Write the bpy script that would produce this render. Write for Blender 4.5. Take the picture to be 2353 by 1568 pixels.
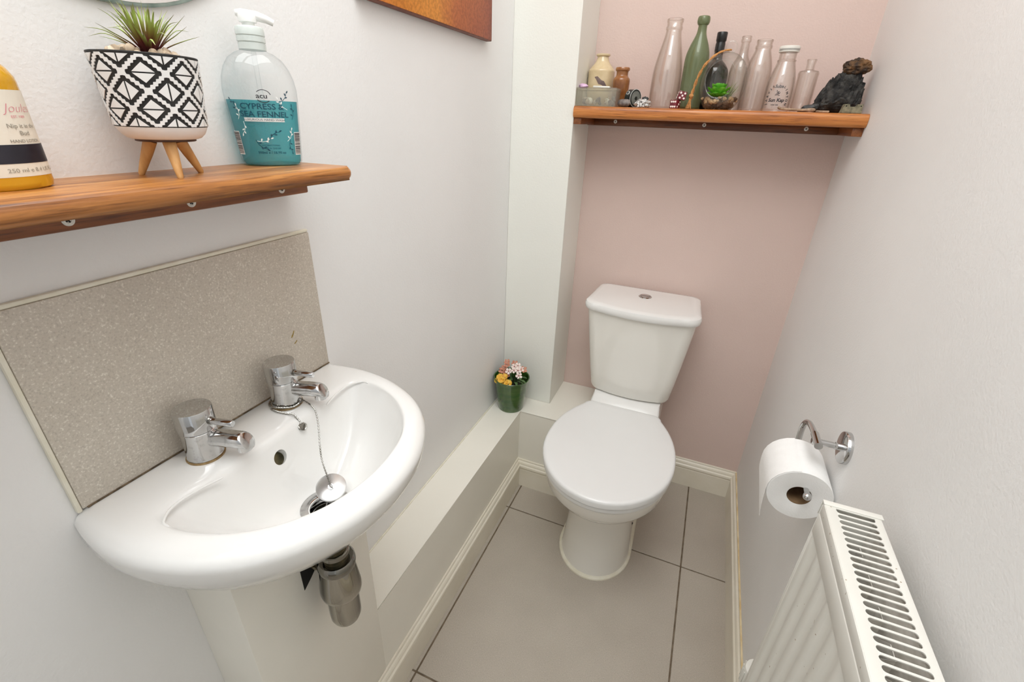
import bpy, bmesh, math, random
from math import pi, sin, cos, radians as rad
from mathutils import Vector as V, Matrix, noise

S = bpy.context.scene
COL = S.collection
for o in list(bpy.data.objects):
    bpy.data.objects.remove(o)

# ------------------------------------------------------------------ camera
cam_d = bpy.data.cameras.new('camera')
cam = bpy.data.objects.new('camera', cam_d)
COL.objects.link(cam)
cam_d.sensor_fit = 'HORIZONTAL'
cam_d.sensor_width = 36.0
cam_d.lens = 1056.05 / 2353.0 * 36.0
cam_d.clip_start = 0.02
yaw, pit, rol = rad(-21.857), rad(26.008), rad(2.179)
F = V((sin(yaw) * cos(pit), cos(yaw) * cos(pit), -sin(pit)))
R0 = V((cos(yaw), -sin(yaw), 0))
U0 = R0.cross(F)
RT = R0 * cos(rol) + U0 * sin(rol)
UP = -R0 * sin(rol) + U0 * cos(rol)
mw = Matrix.Identity(4)
for i in range(3):
    mw[i][0], mw[i][1], mw[i][2] = RT[i], UP[i], -F[i]
mw[2][3] = 1.27
cam.matrix_world = mw
S.camera = cam

# ------------------------------------------------------------------ world, ceiling bounce, exposure
w = bpy.data.worlds.new('world')
S.world = w
w.use_nodes = True
w.node_tree.nodes['Background'].inputs[0].default_value = (0.93, 0.97, 1.0, 1)
w.node_tree.nodes['Background'].inputs[1].default_value = 0.7

def area(name, loc, size, power, col, rot=(0, 0, 0), shape='DISK'):
    d = bpy.data.lights.new(name, 'AREA')
    d.shape = shape
    d.size = size
    d.energy = power
    d.color = col
    o = bpy.data.objects.new(name, d)
    o.location = loc
    o.rotation_euler = rot
    COL.objects.link(o)
    return o
cl_ = area('ceiling_bounce', (-0.14, 0.15, 2.585), 0.78, 20.5, (0.965, 0.99, 1.0), shape='RECTANGLE')  # added area light standing for flash bounced off the whole ceiling
cl_.data.size_y = 1.4
S.view_settings.view_transform = 'Standard'
S.view_settings.look = 'None'
S.view_settings.exposure = 0.0
S.view_settings.gamma = 1.0
S.view_settings.use_curve_mapping = False
S.cycles.transparent_max_bounces = 48
S.cycles.max_bounces = 12
S.cycles.diffuse_bounces = 8

# ------------------------------------------------------------------ materials
def srgb(r, g, b):
    f = lambda c: (c / 255 / 12.92) if c <= 10 else ((c / 255 + .055) / 1.055) ** 2.4
    return (f(r), f(g), f(b), 1)

class NT:
    def __init__(s, name):
        s.m = bpy.data.materials.new(name)
        s.m.use_nodes = True
        s.t = s.m.node_tree
        s.b = s.t.nodes['Principled BSDF']
        s.out = s.t.nodes['Material Output']
    def n(s, typ, **kw):
        nd = s.t.nodes.new(typ)
        for k, v in kw.items():
            if k.startswith('i_'):
                nd.inputs[k[2:].replace('_', ' ')].default_value = v
            else:
                setattr(nd, k, v)
        return nd
    def l(s, a, b):
        s.t.links.new(a, b)
    def ramp(s, fac, stops):
        r = s.n('ShaderNodeValToRGB')
        e = r.color_ramp.elements
        while len(e) < len(stops):
            e.new(0.5)
        for x, (p, c) in zip(e, stops):
            x.position = p
            x.color = c
        s.l(fac, r.inputs[0])
        return r.outputs[0]
    def coord(s, kind='Object', scale=(1, 1, 1)):
        tc = s.n('ShaderNodeTexCoord')
        mp = s.n('ShaderNodeMapping')
        mp.inputs['Scale'].default_value = scale
        s.l(tc.outputs[kind], mp.inputs[0])
        return mp.outputs[0]
    def bump(s, h, dist, strength=1.0):
        b = s.n('ShaderNodeBump')
        b.inputs['Distance'].default_value = dist
        b.inputs['Strength'].default_value = strength
        s.l(h, b.inputs['Height'])
        s.l(b.outputs[0], s.b.inputs['Normal'])

def noisy(name, c1, c2, scale=8, rough=.5, metal=0, bump=0, bscale=120, coat=0, spec=.5, detail=4, lo=.35, hi=.65, cscale=(1, 1, 1), sss=0):
    k = NT(name)
    co = k.coord('Object', cscale)
    nz = k.n('ShaderNodeTexNoise')
    nz.inputs['Scale'].default_value = scale
    nz.inputs['Detail'].default_value = detail
    k.l(co, nz.inputs[0])
    k.l(k.ramp(nz.outputs[0], [(lo, c1), (hi, c2)]), k.b.inputs['Base Color'])
    k.b.inputs['Roughness'].default_value = rough
    k.b.inputs['Metallic'].default_value = metal
    k.b.inputs['Coat Weight'].default_value = coat
    k.b.inputs['Specular IOR Level'].default_value = spec
    if sss:
        k.b.inputs['Subsurface Weight'].default_value = sss
        k.b.inputs['Subsurface Radius'].default_value = (.004, .003, .002)
    if bump:
        n2 = k.n('ShaderNodeTexNoise')
        n2.inputs['Scale'].default_value = bscale
        n2.inputs['Detail'].default_value = 3
        k.l(co, n2.inputs[0])
        k.bump(n2.outputs[0], bump)
    return k.m

def lin(r, g, b):
    return (r, g, b, 1)

def tone(c, f):
    return (c[0] * f, c[1] * f, c[2] * f, 1)

M = {}
M['white_wall'] = noisy('white wall paint', lin(.80, .795, .785), lin(.83, .825, .815), 3, .55, bump=.0004, bscale=260, spec=.3)
M['cream_wall'] = noisy('ivory wall paint', lin(.80, .80, .745), lin(.82, .82, .765), 3, .45, bump=.0003, bscale=200, spec=.35)
M['pink_wall'] = noisy('dusty pink wall paint', lin(.66, .52, .468), lin(.69, .545, .492), 4, .6, bump=.0004, bscale=240, spec=.3)
M['cream_gloss'] = noisy('cream gloss paint', lin(.82, .795, .715), lin(.85, .825, .745), 5, .28, bump=.0003, bscale=60, spec=.5)
M['skirting'] = noisy('cream skirting paint', lin(.77, .72, .60), lin(.82, .775, .67), 9, .3, bump=.0004, bscale=90)
M['old_filler'] = noisy('yellowed sealant', lin(.66, .50, .26), lin(.80, .68, .44), 25, .5, bump=.0006)
M['caulk'] = noisy('off white sealant', lin(.74, .70, .56), lin(.82, .79, .68), 30, .45, bump=.0006)
M['ceiling'] = noisy('ceiling paint', lin(.82, .81, .79), lin(.84, .83, .81), 3, .7)
M['hall_blocker'] = noisy('beige hall light blocker', lin(.30, .26, .21), lin(.36, .31, .26), 200, .95)  # colour of the added hall floor that blocks low light
M['grout'] = noisy('dark floor grout', lin(.13, .095, .06), lin(.22, .17, .115), 40, .9)
M['ceramic'] = noisy('white glazed ceramic', lin(.80, .795, .775), lin(.82, .815, .795), 4, .08, coat=.4)
M['ceramic_warm'] = noisy('white glazed china', lin(.82, .80, .745), lin(.84, .82, .765), 4, .10, coat=.4)
M['seat_plastic'] = noisy('white seat plastic', lin(.755, .755, .745), lin(.775, .775, .765), 4, .22)
M['chrome'] = noisy('polished chrome', lin(.56, .56, .56), lin(.62, .62, .615), 30, .055, metal=1)
M['plug_metal'] = noisy('brushed plug metal', lin(.66, .67, .67), lin(.76, .77, .77), 60, .28, metal=1)
M['chrome_worn'] = noisy('water marked chrome', lin(.46, .46, .455), lin(.60, .60, .595), 160, .10, metal=1, lo=.3, hi=.45)
M['chrome_dull'] = noisy('tarnished chrome', lin(.20, .19, .17), lin(.30, .29, .26), 14, .10, metal=1)
M['brass_dull'] = noisy('dirty brass', lin(.05, .045, .025), lin(.18, .15, .08), 60, .35, metal=.8)
M['black_void'] = noisy('dark opening', lin(.008, .007, .006), lin(.012, .011, .01), 20, .9)
M['black_plastic'] = noisy('black plastic', lin(.012, .012, .012), lin(.02, .02, .02), 40, .3)
M['rad_dirty'] = noisy('dusty radiator inside', lin(.55, .52, .46), lin(.78, .75, .69), 40, .7)
M['trap_reflections'] = noisy('trap chrome with painted reflections', lin(.07, .065, .05), lin(.46, .44, .39), 34, .07, metal=1, detail=1, lo=.40, hi=.62, cscale=(1, 1, .08))  # dark vertical reflections painted into the chrome colour as stretched noise
M['paper'] = noisy('toilet paper', lin(.85, .845, .83), lin(.87, .865, .85), 60, .95, bump=.0004, bscale=500, spec=.1)
M['card_core'] = noisy('brown cardboard', lin(.17, .095, .045), lin(.26, .16, .08), 60, .9)
M['twine'] = noisy('orange jute twine', lin(.36, .15, .04), lin(.60, .30, .10), 300, .8)
M['stone_cream'] = noisy('cream stoneware', lin(.58, .45, .26), lin(.70, .57, .36), 30, .15, coat=.3)
M['stone_brown'] = noisy('brown salt glaze', lin(.20, .07, .02), lin(.38, .16, .055), 25, .22, coat=.3)
M['purple_stain'] = noisy('purple brown stain', lin(.13, .085, .08), lin(.20, .14, .125), 60, .5)
M['grey_stone'] = noisy('grey pebble', lin(.10, .085, .08), lin(.25, .22, .20), 90, .6, bump=.001)
M['sparkle_stone'] = noisy('sparkling quartz', lin(.06, .055, .05), lin(.80, .79, .76), 420, .3, lo=.42, hi=.55, bump=.001)
M['lava'] = noisy('black lava', lin(.008, .008, .008), lin(.075, .07, .062), 70, .75, bump=.004, bscale=160, lo=.4, hi=.75)
M['lava_brown'] = noisy('brown rusty rock', lin(.035, .02, .012), lin(.30, .15, .055), 45, .8, bump=.003, bscale=140, lo=.4, hi=.75)
M['slate'] = noisy('dark slate', lin(.02, .022, .022), lin(.06, .065, .065), 60, .5, bump=.001)
M['bone_wood'] = noisy('pale driftwood', lin(.22, .14, .085), lin(.48, .34, .23), 120, .7)
M['castle'] = noisy('grey green stone', lin(.13, .12, .075), lin(.28, .26, .17), 120, .8, bump=.001)
M['pink_shell'] = noisy('lilac shell', lin(.62, .38, .60), lin(.72, .50, .70), 60, .4)
M['white_stone'] = noisy('white stone', lin(.68, .68, .62), lin(.80, .80, .74), 60, .4)
M['shell'] = noisy('pale shell', lin(.42, .38, .31), lin(.68, .62, .54), 160, .5)
M['red_dice'] = noisy('red resin', lin(.13, .004, .012), lin(.17, .008, .02), 60, .12, coat=.5)
M['white_pip'] = noisy('white pip', lin(.86, .78, .74), lin(.88, .80, .76), 60, .3)
M['green_pot'] = noisy('green glazed pot', lin(.022, .075, .010), lin(.055, .12, .022), 14, .12, coat=.5, cscale=(1, 1, 4))
M['white_pot'] = noisy('matt white pot', lin(.80, .795, .78), lin(.84, .835, .82), 60, .6)
M['pot_black'] = noisy('matt black paint', lin(.010, .010, .010), lin(.025, .024, .022), 160, .7)
M['leg_wood'] = noisy('pale beech', lin(.52, .27, .085), lin(.68, .39, .15), 30, .5, cscale=(4, 4, .6))
M['plate_wood'] = noisy('dark stained plate', lin(.05, .018, .006), lin(.10, .04, .013), 60, .5)
M['pebble'] = noisy('beige gravel', lin(.40, .29, .19), lin(.70, .57, .43), 60, .7)
M['gravel_dark'] = noisy('brown bark chips', lin(.035, .018, .008), lin(.12, .065, .032), 90, .8)
M['gravel_tan'] = noisy('tan gravel', lin(.25, .155, .075), lin(.48, .33, .18), 90, .8)
M['leaf_green'] = noisy('green plastic leaf', lin(.03, .085, .02), lin(.09, .17, .05), 40, .45)
M['leaf_bright'] = noisy('bright green succulent', lin(.06, .30, .012), lin(.16, .48, .03), 60, .4)
M['leaf_dull'] = noisy('dull green grass', lin(.17, .22, .07), lin(.30, .36, .13), 60, .5)
M['petal_white'] = noisy('pale pink petal', lin(.78, .62, .56), lin(.84, .74, .68), 200, .6)
M['petal_pink'] = noisy('rose petal', lin(.48, .17, .11), lin(.62, .30, .20), 200, .6)
M['petal_yellow'] = noisy('yellow petal', lin(.78, .42, .035), lin(.85, .60, .12), 160, .6)
M['flower_eye'] = noisy('red flower centre', lin(.30, .05, .05), lin(.42, .10, .08), 100, .6)
M['soil'] = noisy('dark soil', lin(.012, .012, .006), lin(.04, .035, .02), 160, .9)
M['label_cream'] = noisy('ivory paper label', lin(.76, .72, .62), lin(.78, .74, .64), 60, .5)
M['label_navy'] = noisy('navy print', lin(.008, .008, .016), lin(.014, .013, .024), 60, .35)
M['amber'] = noisy('mustard lotion bottle', lin(.60, .30, .008), lin(.68, .36, .015), 12, .14, coat=.4)
M['ink_pink'] = noisy('rose ink', lin(.62, .16, .22), lin(.66, .20, .26), 60, .6)
M['ink_grey'] = noisy('grey ink', lin(.26, .24, .20), lin(.32, .30, .25), 60, .6)
M['ink_dark'] = noisy('dark ink', lin(.02, .02, .025), lin(.03, .03, .035), 60, .6)
M['ink_teal'] = noisy('deep teal ink', lin(.006, .05, .085), lin(.008, .06, .10), 60, .5)
M['ink_white'] = noisy('white ink', lin(.78, .80, .79), lin(.82, .84, .83), 60, .5)
M['logo_grey'] = noisy('faint grey blue print', lin(.25, .27, .33), lin(.42, .44, .48), 200, .4)
M['limescale'] = noisy('brown limescale', lin(.22, .13, .045), lin(.40, .28, .13), 200, .6)
M['old_joint'] = noisy('dark old joint', lin(.06, .04, .02), lin(.20, .14, .08), 120, .7)
M['stain'] = noisy('ochre stain', lin(.22, .15, .02), lin(.36, .25, .05), 300, .6)
M['mirror'] = noisy('mirror silver', lin(.90, .91, .90), lin(.92, .93, .92), 10, .01, metal=1)
M['mirror_edge'] = noisy('green glass edge', lin(.20, .27, .24), lin(.34, .42, .38), 60, .15)
M['screw'] = noisy('zinc screw', lin(.55, .54, .50), lin(.72, .70, .65), 200, .3, metal=.6)
M['tin_grey'] = noisy('grey dial', lin(.14, .15, .13), lin(.20, .21, .19), 60, .5)
M['tin_black'] = noisy('black enamel tin', lin(.010, .012, .011), lin(.03, .034, .03), 90, .35)
M['tin_edge'] = noisy('worn white edge', lin(.40, .42, .40), lin(.62, .64, .62), 200, .4)
M['tile_edge'] = noisy('splashback edge', lin(.60, .57, .50), lin(.68, .65, .58), 60, .6)
M['bottle_black'] = noisy('near black glass', lin(.006, .005, .004), lin(.010, .008, .006), 30, .06, coat=.5)
M['sage_glass'] = noisy('frosted sage glass', lin(.10, .155, .06), lin(.17, .225, .10), 10, .22, coat=.25, cscale=(1, 1, .5))
M['cap_white'] = noisy('white metal cap', lin(.72, .70, .64), lin(.78, .76, .70), 60, .3)
M['pump'] = noisy('translucent white pump', lin(.84, .84, .82), lin(.87, .87, .85), 20, .2)
M['collar'] = noisy('pale grey green collar', lin(.60, .66, .63), lin(.70, .75, .72), 30, .25)

def enamel_mat():
    k = NT('chipped radiator enamel')
    co = k.coord('Object')
    a = k.n('ShaderNodeTexNoise')
    a.inputs['Scale'].default_value = 9
    k.l(co, a.inputs[0])
    b = k.n('ShaderNodeTexNoise')
    b.inputs['Scale'].default_value = 150
    b.inputs['Detail'].default_value = 1
    k.l(co, b.inputs[0])
    c1 = k.ramp(a.outputs[0], [(.3, lin(.71, .70, .645)), (.7, lin(.76, .75, .70))])
    c2 = k.ramp(b.outputs[0], [(.0, lin(.35, .25, .16)), (.215, lin(.45, .36, .26)), (.245, lin(1, 1, 1))])
    mx = k.n('ShaderNodeMix', data_type='RGBA', blend_type='MULTIPLY')
    mx.inputs[0].default_value = 1
    k.l(c1, mx.inputs[6])
    k.l(c2, mx.inputs[7])
    k.l(mx.outputs[2], k.b.inputs['Base Color'])
    k.b.inputs['Roughness'].default_value = .3
    return k.m
M['rad_paint'] = enamel_mat()

def tile_mat(name, base, light, dark, sc, rough):
    k = NT(name)
    co = k.coord('Object')
    a = k.n('ShaderNodeTexNoise')
    a.inputs['Scale'].default_value = sc
    a.inputs['Detail'].default_value = 2
    k.l(co, a.inputs[0])
    b = k.n('ShaderNodeTexNoise')
    b.inputs['Scale'].default_value = 5
    b.inputs['Detail'].default_value = 5
    k.l(co, b.inputs[0])
    c1 = k.ramp(a.outputs[0], [(.30, dark), (.45, base), (.58, base), (.72, light)])
    c2 = k.ramp(b.outputs[0], [(.3, lin(.93, .92, .91)), (.7, lin(1.05, 1.05, 1.05))])
    mx = k.n('ShaderNodeMix', data_type='RGBA', blend_type='MULTIPLY')
    mx.inputs[0].default_value = 1
    k.l(c1, mx.inputs[6])
    k.l(c2, mx.inputs[7])
    k.l(mx.outputs[2], k.b.inputs['Base Color'])
    k.b.inputs['Roughness'].default_value = rough
    k.bump(a.outputs[0], .0003)
    return k.m
M['floor_tile'] = tile_mat('grey porcelain floor tile', lin(.45, .405, .345), lin(.53, .485, .42), lin(.39, .35, .295), 380, .42)
M['splash'] = tile_mat('speckled taupe tile', lin(.57, .52, .445), lin(.77, .73, .65), lin(.47, .425, .36), 460, .35)

def wood_mat(name, axis, c_dark, c_mid, c_light, rough=.38):
    k = NT(name)
    sc = [46, 46, 46]
    sc[axis] = 3.0
    co = k.coord('Object', tuple(sc))
    a = k.n('ShaderNodeTexNoise')
    a.inputs['Scale'].default_value = 1.6
    a.inputs['Detail'].default_value = 8
    a.inputs['Roughness'].default_value = .62
    k.l(co, a.inputs[0])
    sc2 = [260, 260, 260]
    sc2[axis] = 14
    co2 = k.coord('Object', tuple(sc2))
    b = k.n('ShaderNodeTexNoise')
    b.inputs['Scale'].default_value = 1.2
    b.inputs['Detail'].default_value = 4
    k.l(co2, b.inputs[0])
    c1 = k.ramp(a.outputs[0], [(.30, c_dark), (.50, c_mid), (.72, c_light)])
    c2 = k.ramp(b.outputs[0], [(.34, lin(.45, .38, .32)), (.46, lin(1, 1, 1))])
    mx = k.n('ShaderNodeMix', data_type='RGBA', blend_type='MULTIPLY')
    mx.inputs[0].default_value = .8
    k.l(c1, mx.inputs[6])
    k.l(c2, mx.inputs[7])
    k.l(mx.outputs[2], k.b.inputs['Base Color'])
    k.b.inputs['Roughness'].default_value = rough
    k.b.inputs['Coat Weight'].default_value = .15
    k.b.inputs['Coat Roughness'].default_value = .3
    k.bump(b.outputs[0], .0004)
    return k.m
M['wood_y'] = wood_mat('oiled hardwood', 1, lin(.21, .070, .016), lin(.42, .165, .038), lin(.62, .30, .09))
M['wood_x'] = wood_mat('varnished hardwood', 0, lin(.28, .085, .018), lin(.48, .165, .034), lin(.62, .26, .07))
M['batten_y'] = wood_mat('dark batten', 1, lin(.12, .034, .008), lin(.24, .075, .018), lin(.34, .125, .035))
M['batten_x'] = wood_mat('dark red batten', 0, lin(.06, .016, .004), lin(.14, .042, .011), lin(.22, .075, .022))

def glass_mat(name, tint, edge, gloss=1.0, rough=.03, haze=None, hz=0.0):
    """thin glass: light passes, Fresnel reflection on top, longer path tints the rim"""
    k = NT(name)
    k.t.nodes.remove(k.b)
    lw = k.n('ShaderNodeLayerWeight')
    lw.inputs[0].default_value = .5
    p2 = k.n('ShaderNodeMath', operation='POWER')
    p2.inputs[1].default_value = 2.2
    k.l(lw.outputs['Facing'], p2.inputs[0])
    mx = k.n('ShaderNodeMix', data_type='RGBA')
    mx.inputs[6].default_value = tint
    mx.inputs[7].default_value = edge
    k.l(p2.outputs[0], mx.inputs[0])
    tr = k.n('ShaderNodeBsdfTransparent')
    k.l(mx.outputs[2], tr.inputs[0])
    gl = k.n('ShaderNodeBsdfGlossy')
    gl.inputs['Roughness'].default_value = rough
    p5 = k.n('ShaderNodeMath', operation='POWER')
    p5.inputs[1].default_value = 4.5
    k.l(lw.outputs['Facing'], p5.inputs[0])
    ma = k.n('ShaderNodeMath', operation='MULTIPLY_ADD')
    ma.inputs[1].default_value = .55 * gloss
    ma.inputs[2].default_value = .045 * gloss
    k.l(p5.outputs[0], ma.inputs[0])
    ms = k.n('ShaderNodeMixShader')
    k.l(ma.outputs[0], ms.inputs[0])
    src = tr.outputs[0]
    if haze:
        df = k.n('ShaderNodeBsdfDiffuse')
        df.inputs[0].default_value = haze
        m2 = k.n('ShaderNodeMixShader')
        m2.inputs[0].default_value = hz
        k.l(tr.outputs[0], m2.inputs[1])
        k.l(df.outputs[0], m2.inputs[2])
        src = m2.outputs[0]
    k.l(src, ms.inputs[1])
    k.l(gl.outputs[0], ms.inputs[2])
    k.l(ms.outputs[0], k.out.inputs[0])
    return k.m
M['glass_clear'] = glass_mat('clear old glass', lin(.990, .980, .970), lin(.70, .62, .54), gloss=1.6, haze=lin(.88, .85, .82), hz=.05)
M['glass_terrarium'] = glass_mat('clear thin glass', lin(.985, .985, .975), lin(.70, .70, .65), haze=lin(.8, .8, .75), hz=.03)
M['plastic_clear'] = glass_mat('clear bottle plastic', lin(.985, .99, .99), lin(.80, .83, .84), haze=lin(.88, .89, .89), hz=.05)
M['soap_liquid'] = glass_mat('teal liquid soap', lin(.20, .74, .78), lin(.06, .50, .58), gloss=.4, haze=lin(.02, .40, .46), hz=.36)
M['sage_glass'] = glass_mat('frosted sage glass', lin(.66, .72, .54), lin(.42, .49, .30), rough=.12, haze=lin(.24, .28, .155), hz=.46)
M['plastic_box'] = glass_mat('cloudy box plastic', lin(.93, .93, .89), lin(.80, .79, .74), rough=.25, haze=lin(.70, .68, .60), hz=.13)

def canvas_mat():
    k = NT('abstract orange canvas')
    tc = k.n('ShaderNodeTexCoord')
    sp = k.n('ShaderNodeSeparateXYZ')
    k.l(tc.outputs['Object'], sp.inputs[0])
    nz = k.n('ShaderNodeTexNoise')
    nz.inputs['Scale'].default_value = 5
    nz.inputs['Detail'].default_value = 6
    k.l(tc.outputs['Object'], nz.inputs[0])
    fine = k.n('ShaderNodeTexNoise')
    fine.inputs['Scale'].default_value = 170
    k.l(tc.outputs['Object'], fine.inputs[0])
    # pale gold area in the middle, rust brown at the right border: pigment of the picture
    ad = k.n('ShaderNodeMath', operation='MULTIPLY_ADD')
    ad.inputs[1].default_value = .30
    k.l(nz.outputs[0], ad.inputs[0])
    k.l(sp.outputs['Y'], ad.inputs[2])
    c = k.ramp(ad.outputs[0], [(.0, lin(.60, .13, .03)), (.24, lin(.60, .21, .025)), (.37, lin(.72, .29, .05)), (.46, lin(.50, .15, .045)), (.58, lin(.36, .085, .035)), (.64, lin(.20, .05, .025))])
    c2 = k.ramp(fine.outputs[0], [(.35, lin(.7, .66, .6)), (.6, lin(1.1, 1.1, 1.1))])
    mx = k.n('ShaderNodeMix', data_type='RGBA', blend_type='MULTIPLY')
    mx.inputs[0].default_value = .7
    k.l(c, mx.inputs[6])
    k.l(c2, mx.inputs[7])
    k.l(mx.outputs[2], k.b.inputs['Base Color'])
    k.b.inputs['Roughness'].default_value = .55
    k.bump(fine.outputs[0], .0005)
    return k.m
M['canvas'] = canvas_mat()
M['canvas_edge'] = noisy('brown canvas edge', lin(.14, .045, .03), lin(.22, .075, .045), 60, .6)

def leaf_blend_mat():
    k = NT('green to maroon air plant leaf')
    tc = k.n('ShaderNodeTexCoord')
    sp = k.n('ShaderNodeSeparateXYZ')
    k.l(tc.outputs['UV'], sp.inputs[0])
    c = k.ramp(sp.outputs['X'], [(.0, lin(.07, .015, .015)), (.28, lin(.15, .028, .022)), (.45, lin(.24, .20, .04)), (.68, lin(.40, .52, .12)), (1, lin(.22, .20, .08))])
    k.l(c, k.b.inputs['Base Color'])
    k.b.inputs['Roughness'].default_value = .45
    return k.m
M['air_leaf'] = leaf_blend_mat()

# ------------------------------------------------------------------ mesh helpers
def link(name, me, mat=None, parent=None, loc=None, smooth=True):
    o = bpy.data.objects.new(name, me)
    COL.objects.link(o)
    if mat:
        me.materials.append(M[mat] if isinstance(mat, str) else mat)
    if parent:
        o.parent = parent
    if loc is not None:
        o.location = loc
    if smooth:
        me.polygons.foreach_set('use_smooth', [True] * len(me.polygons))
        try:
            me.set_sharp_from_angle(angle=rad(38))
        except Exception:
            pass
    return o

def from_bm(name, bm, mat=None, parent=None, loc=None, smooth=True):
    bmesh.ops.recalc_face_normals(bm, faces=bm.faces)
    me = bpy.data.meshes.new(name)
    bm.to_mesh(me)
    bm.free()
    return link(name, me, mat, parent, loc, smooth)

def tag(o, label, cat=None, group=None, kind=None):
    o['label'] = label
    if cat:
        o['category'] = cat
    if group:
        o['group'] = group
    if kind:
        o['kind'] = kind
    return o

def thing(name, loc, label, cat, group=None, rz=0):
    o = bpy.data.objects.new(name, None)
    o.empty_display_size = .02
    o.location = loc
    o.rotation_euler = (0, 0, rz)
    COL.objects.link(o)
    return tag(o, label, cat, group)

def dup(o, name=None, parent=None, loc=None, rot=None, scale=None):
    c = o.copy()
    if name:
        c.name = name
    COL.objects.link(c)
    c.parent = parent
    if loc is not None:
        c.location = loc
    if rot is not None:
        c.rotation_euler = rot
    if scale is not None:
        c.scale = scale
    return c

def box_bm(x0, x1, y0, y1, z0, z1, bev=0, seg=2, bm=None):
    bm = bm or bmesh.new()
    vs = [bm.verts.new((x, y, z)) for x in (x0, x1) for y in (y0, y1) for z in (z0, z1)]
    fs = [(0, 1, 3, 2), (4, 6, 7, 5), (0, 4, 5, 1), (2, 3, 7, 6), (0, 2, 6, 4), (1, 5, 7, 3)]
    faces = [bm.faces.new([vs[i] for i in f]) for f in fs]
    if bev:
        es = set()
        for f in faces:
            es.update(f.edges)
        bmesh.ops.bevel(bm, geom=list(es), offset=bev, segments=seg, affect='EDGES', profile=.5)
    return bm

def box(name, x0, x1, y0, y1, z0, z1, mat, parent=None, bev=0, seg=2, smooth=True):
    return from_bm(name, box_bm(x0, x1, y0, y1, z0, z1, bev, seg), mat, parent, smooth=smooth and bev > 0)

def loft(rings, cap0=True, cap1=True, closed=True, bm=None):
    bm = bm or bmesh.new()
    vr = [[bm.verts.new(p) for p in r] for r in rings]
    n = len(rings[0])
    for a, b in zip(vr, vr[1:]):
        for i in range(n if closed else n - 1):
            j = (i + 1) % n
            bm.faces.new((a[i], a[j], b[j], b[i]))
    if cap0:
        bm.faces.new(vr[0][::-1])
    if cap1:
        bm.faces.new(vr[-1])
    return bm

def lathe_bm(prof, n=40, sx=1, sy=1, cap0=True, cap1=True, bm=None, off=(0, 0, 0)):
    rings = []
    for r, z in prof:
        rings.append([(off[0] + r * sx * cos(2 * pi * i / n), off[1] + r * sy * sin(2 * pi * i / n), off[2] + z) for i in range(n)])
    return loft(rings, cap0, cap1, bm=bm)

def lathe(name, prof, mat, parent=None, n=40, sx=1, sy=1, loc=None, cap0=True, cap1=True):
    return from_bm(name, lathe_bm(prof, n, sx, sy, cap0, cap1), mat, parent, loc)

def smooth_path(pts, sub=6):
    P = [V(p) for p in pts]
    out = []
    for i in range(len(P) - 1):
        p0, p1, p2, p3 = P[max(i - 1, 0)], P[i], P[i + 1], P[min(i + 2, len(P) - 1)]
        for k in range(sub):
            t = k / sub
            out.append(.5 * ((2 * p1) + (p2 - p0) * t + (2 * p0 - 5 * p1 + 4 * p2 - p3) * t * t + (-p0 + 3 * p1 - 3 * p2 + p3) * t ** 3))
    out.append(P[-1])
    return out

def tube_bm(path, r, n=10, bm=None, caps=True):
    P = [V(p) for p in path]
    rs = r if isinstance(r, (list, tuple)) else [r] * len(P)
    T = [(P[min(i + 1, len(P) - 1)] - P[max(i - 1, 0)]).normalized() for i in range(len(P))]
    a = V((0, 0, 1)) if abs(T[0].z) < .9 else V((1, 0, 0))
    nrm = T[0].cross(a).normalized()
    rings = []
    for p, t, rr in zip(P, T, rs):
        nrm = (nrm - t * nrm.dot(t)).normalized()
        b = t.cross(nrm)
        rings.append([p + (nrm * cos(2 * pi * i / n) + b * sin(2 * pi * i / n)) * rr for i in range(n)])
    return loft(rings, caps, caps, bm=bm)

def tube(name, path, r, mat, parent=None, n=10, loc=None):
    return from_bm(name, tube_bm(path, r, n), mat, parent, loc)

def prism_bm(poly, h, axis='z', bm=None, base=0.0):
    """extrude a 2D polygon; axis = extrusion axis"""
    f = {'z': lambda a, b, c: (a, b, c), 'y': lambda a, b, c: (a, c, b), 'x': lambda a, b, c: (c, a, b)}[axis]
    return loft([[f(a, b, base) for a, b in poly], [f(a, b, base + h) for a, b in poly]], bm=bm)

def blob_bm(r, sub=3, amp=.25, freq=3.0, seed=0, scale=(1, 1, 1), amp2=.0):
    bm = bmesh.new()
    bmesh.ops.create_icosphere(bm, subdivisions=sub, radius=1)
    off = V((seed * 7.3, seed * 3.1, seed * 1.7))
    for v in bm.verts:
        d = v.co.normalized()
        k = 1 + amp * noise.noise(d * freq * .5 + off) + amp2 * noise.noise(d * freq * 2.2 + off)
        v.co = V((d.x * scale[0], d.y * scale[1], d.z * scale[2])) * k * r
    return bm

_tcache = {}
def text_geo(s, size=1.0, bold=0.0, shear=0.0, align='CENTER', spacing=1.0):
    key = (s, size, bold, shear, align, spacing)
    if key in _tcache:
        return _tcache[key]
    c = bpy.data.curves.new('text', 'FONT')
    c.body = s
    c.size = size
    c.offset = bold
    c.shear = shear
    c.align_x = align
    c.align_y = 'CENTER'
    c.resolution_u = 3
    c.space_character = spacing
    o = bpy.data.objects.new('text', c)
    COL.objects.link(o)
    dg = bpy.context.evaluated_depsgraph_get()
    dg.update()
    me = o.evaluated_get(dg).to_mesh()
    vs = [(v.co.x, v.co.y) for v in me.vertices]
    fs = [tuple(p.vertices) for p in me.polygons]
    o.evaluated_get(dg).to_mesh_clear()
    bpy.data.objects.remove(o)
    bpy.data.curves.remove(c)
    _tcache[key] = (vs, fs)
    return vs, fs

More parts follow.
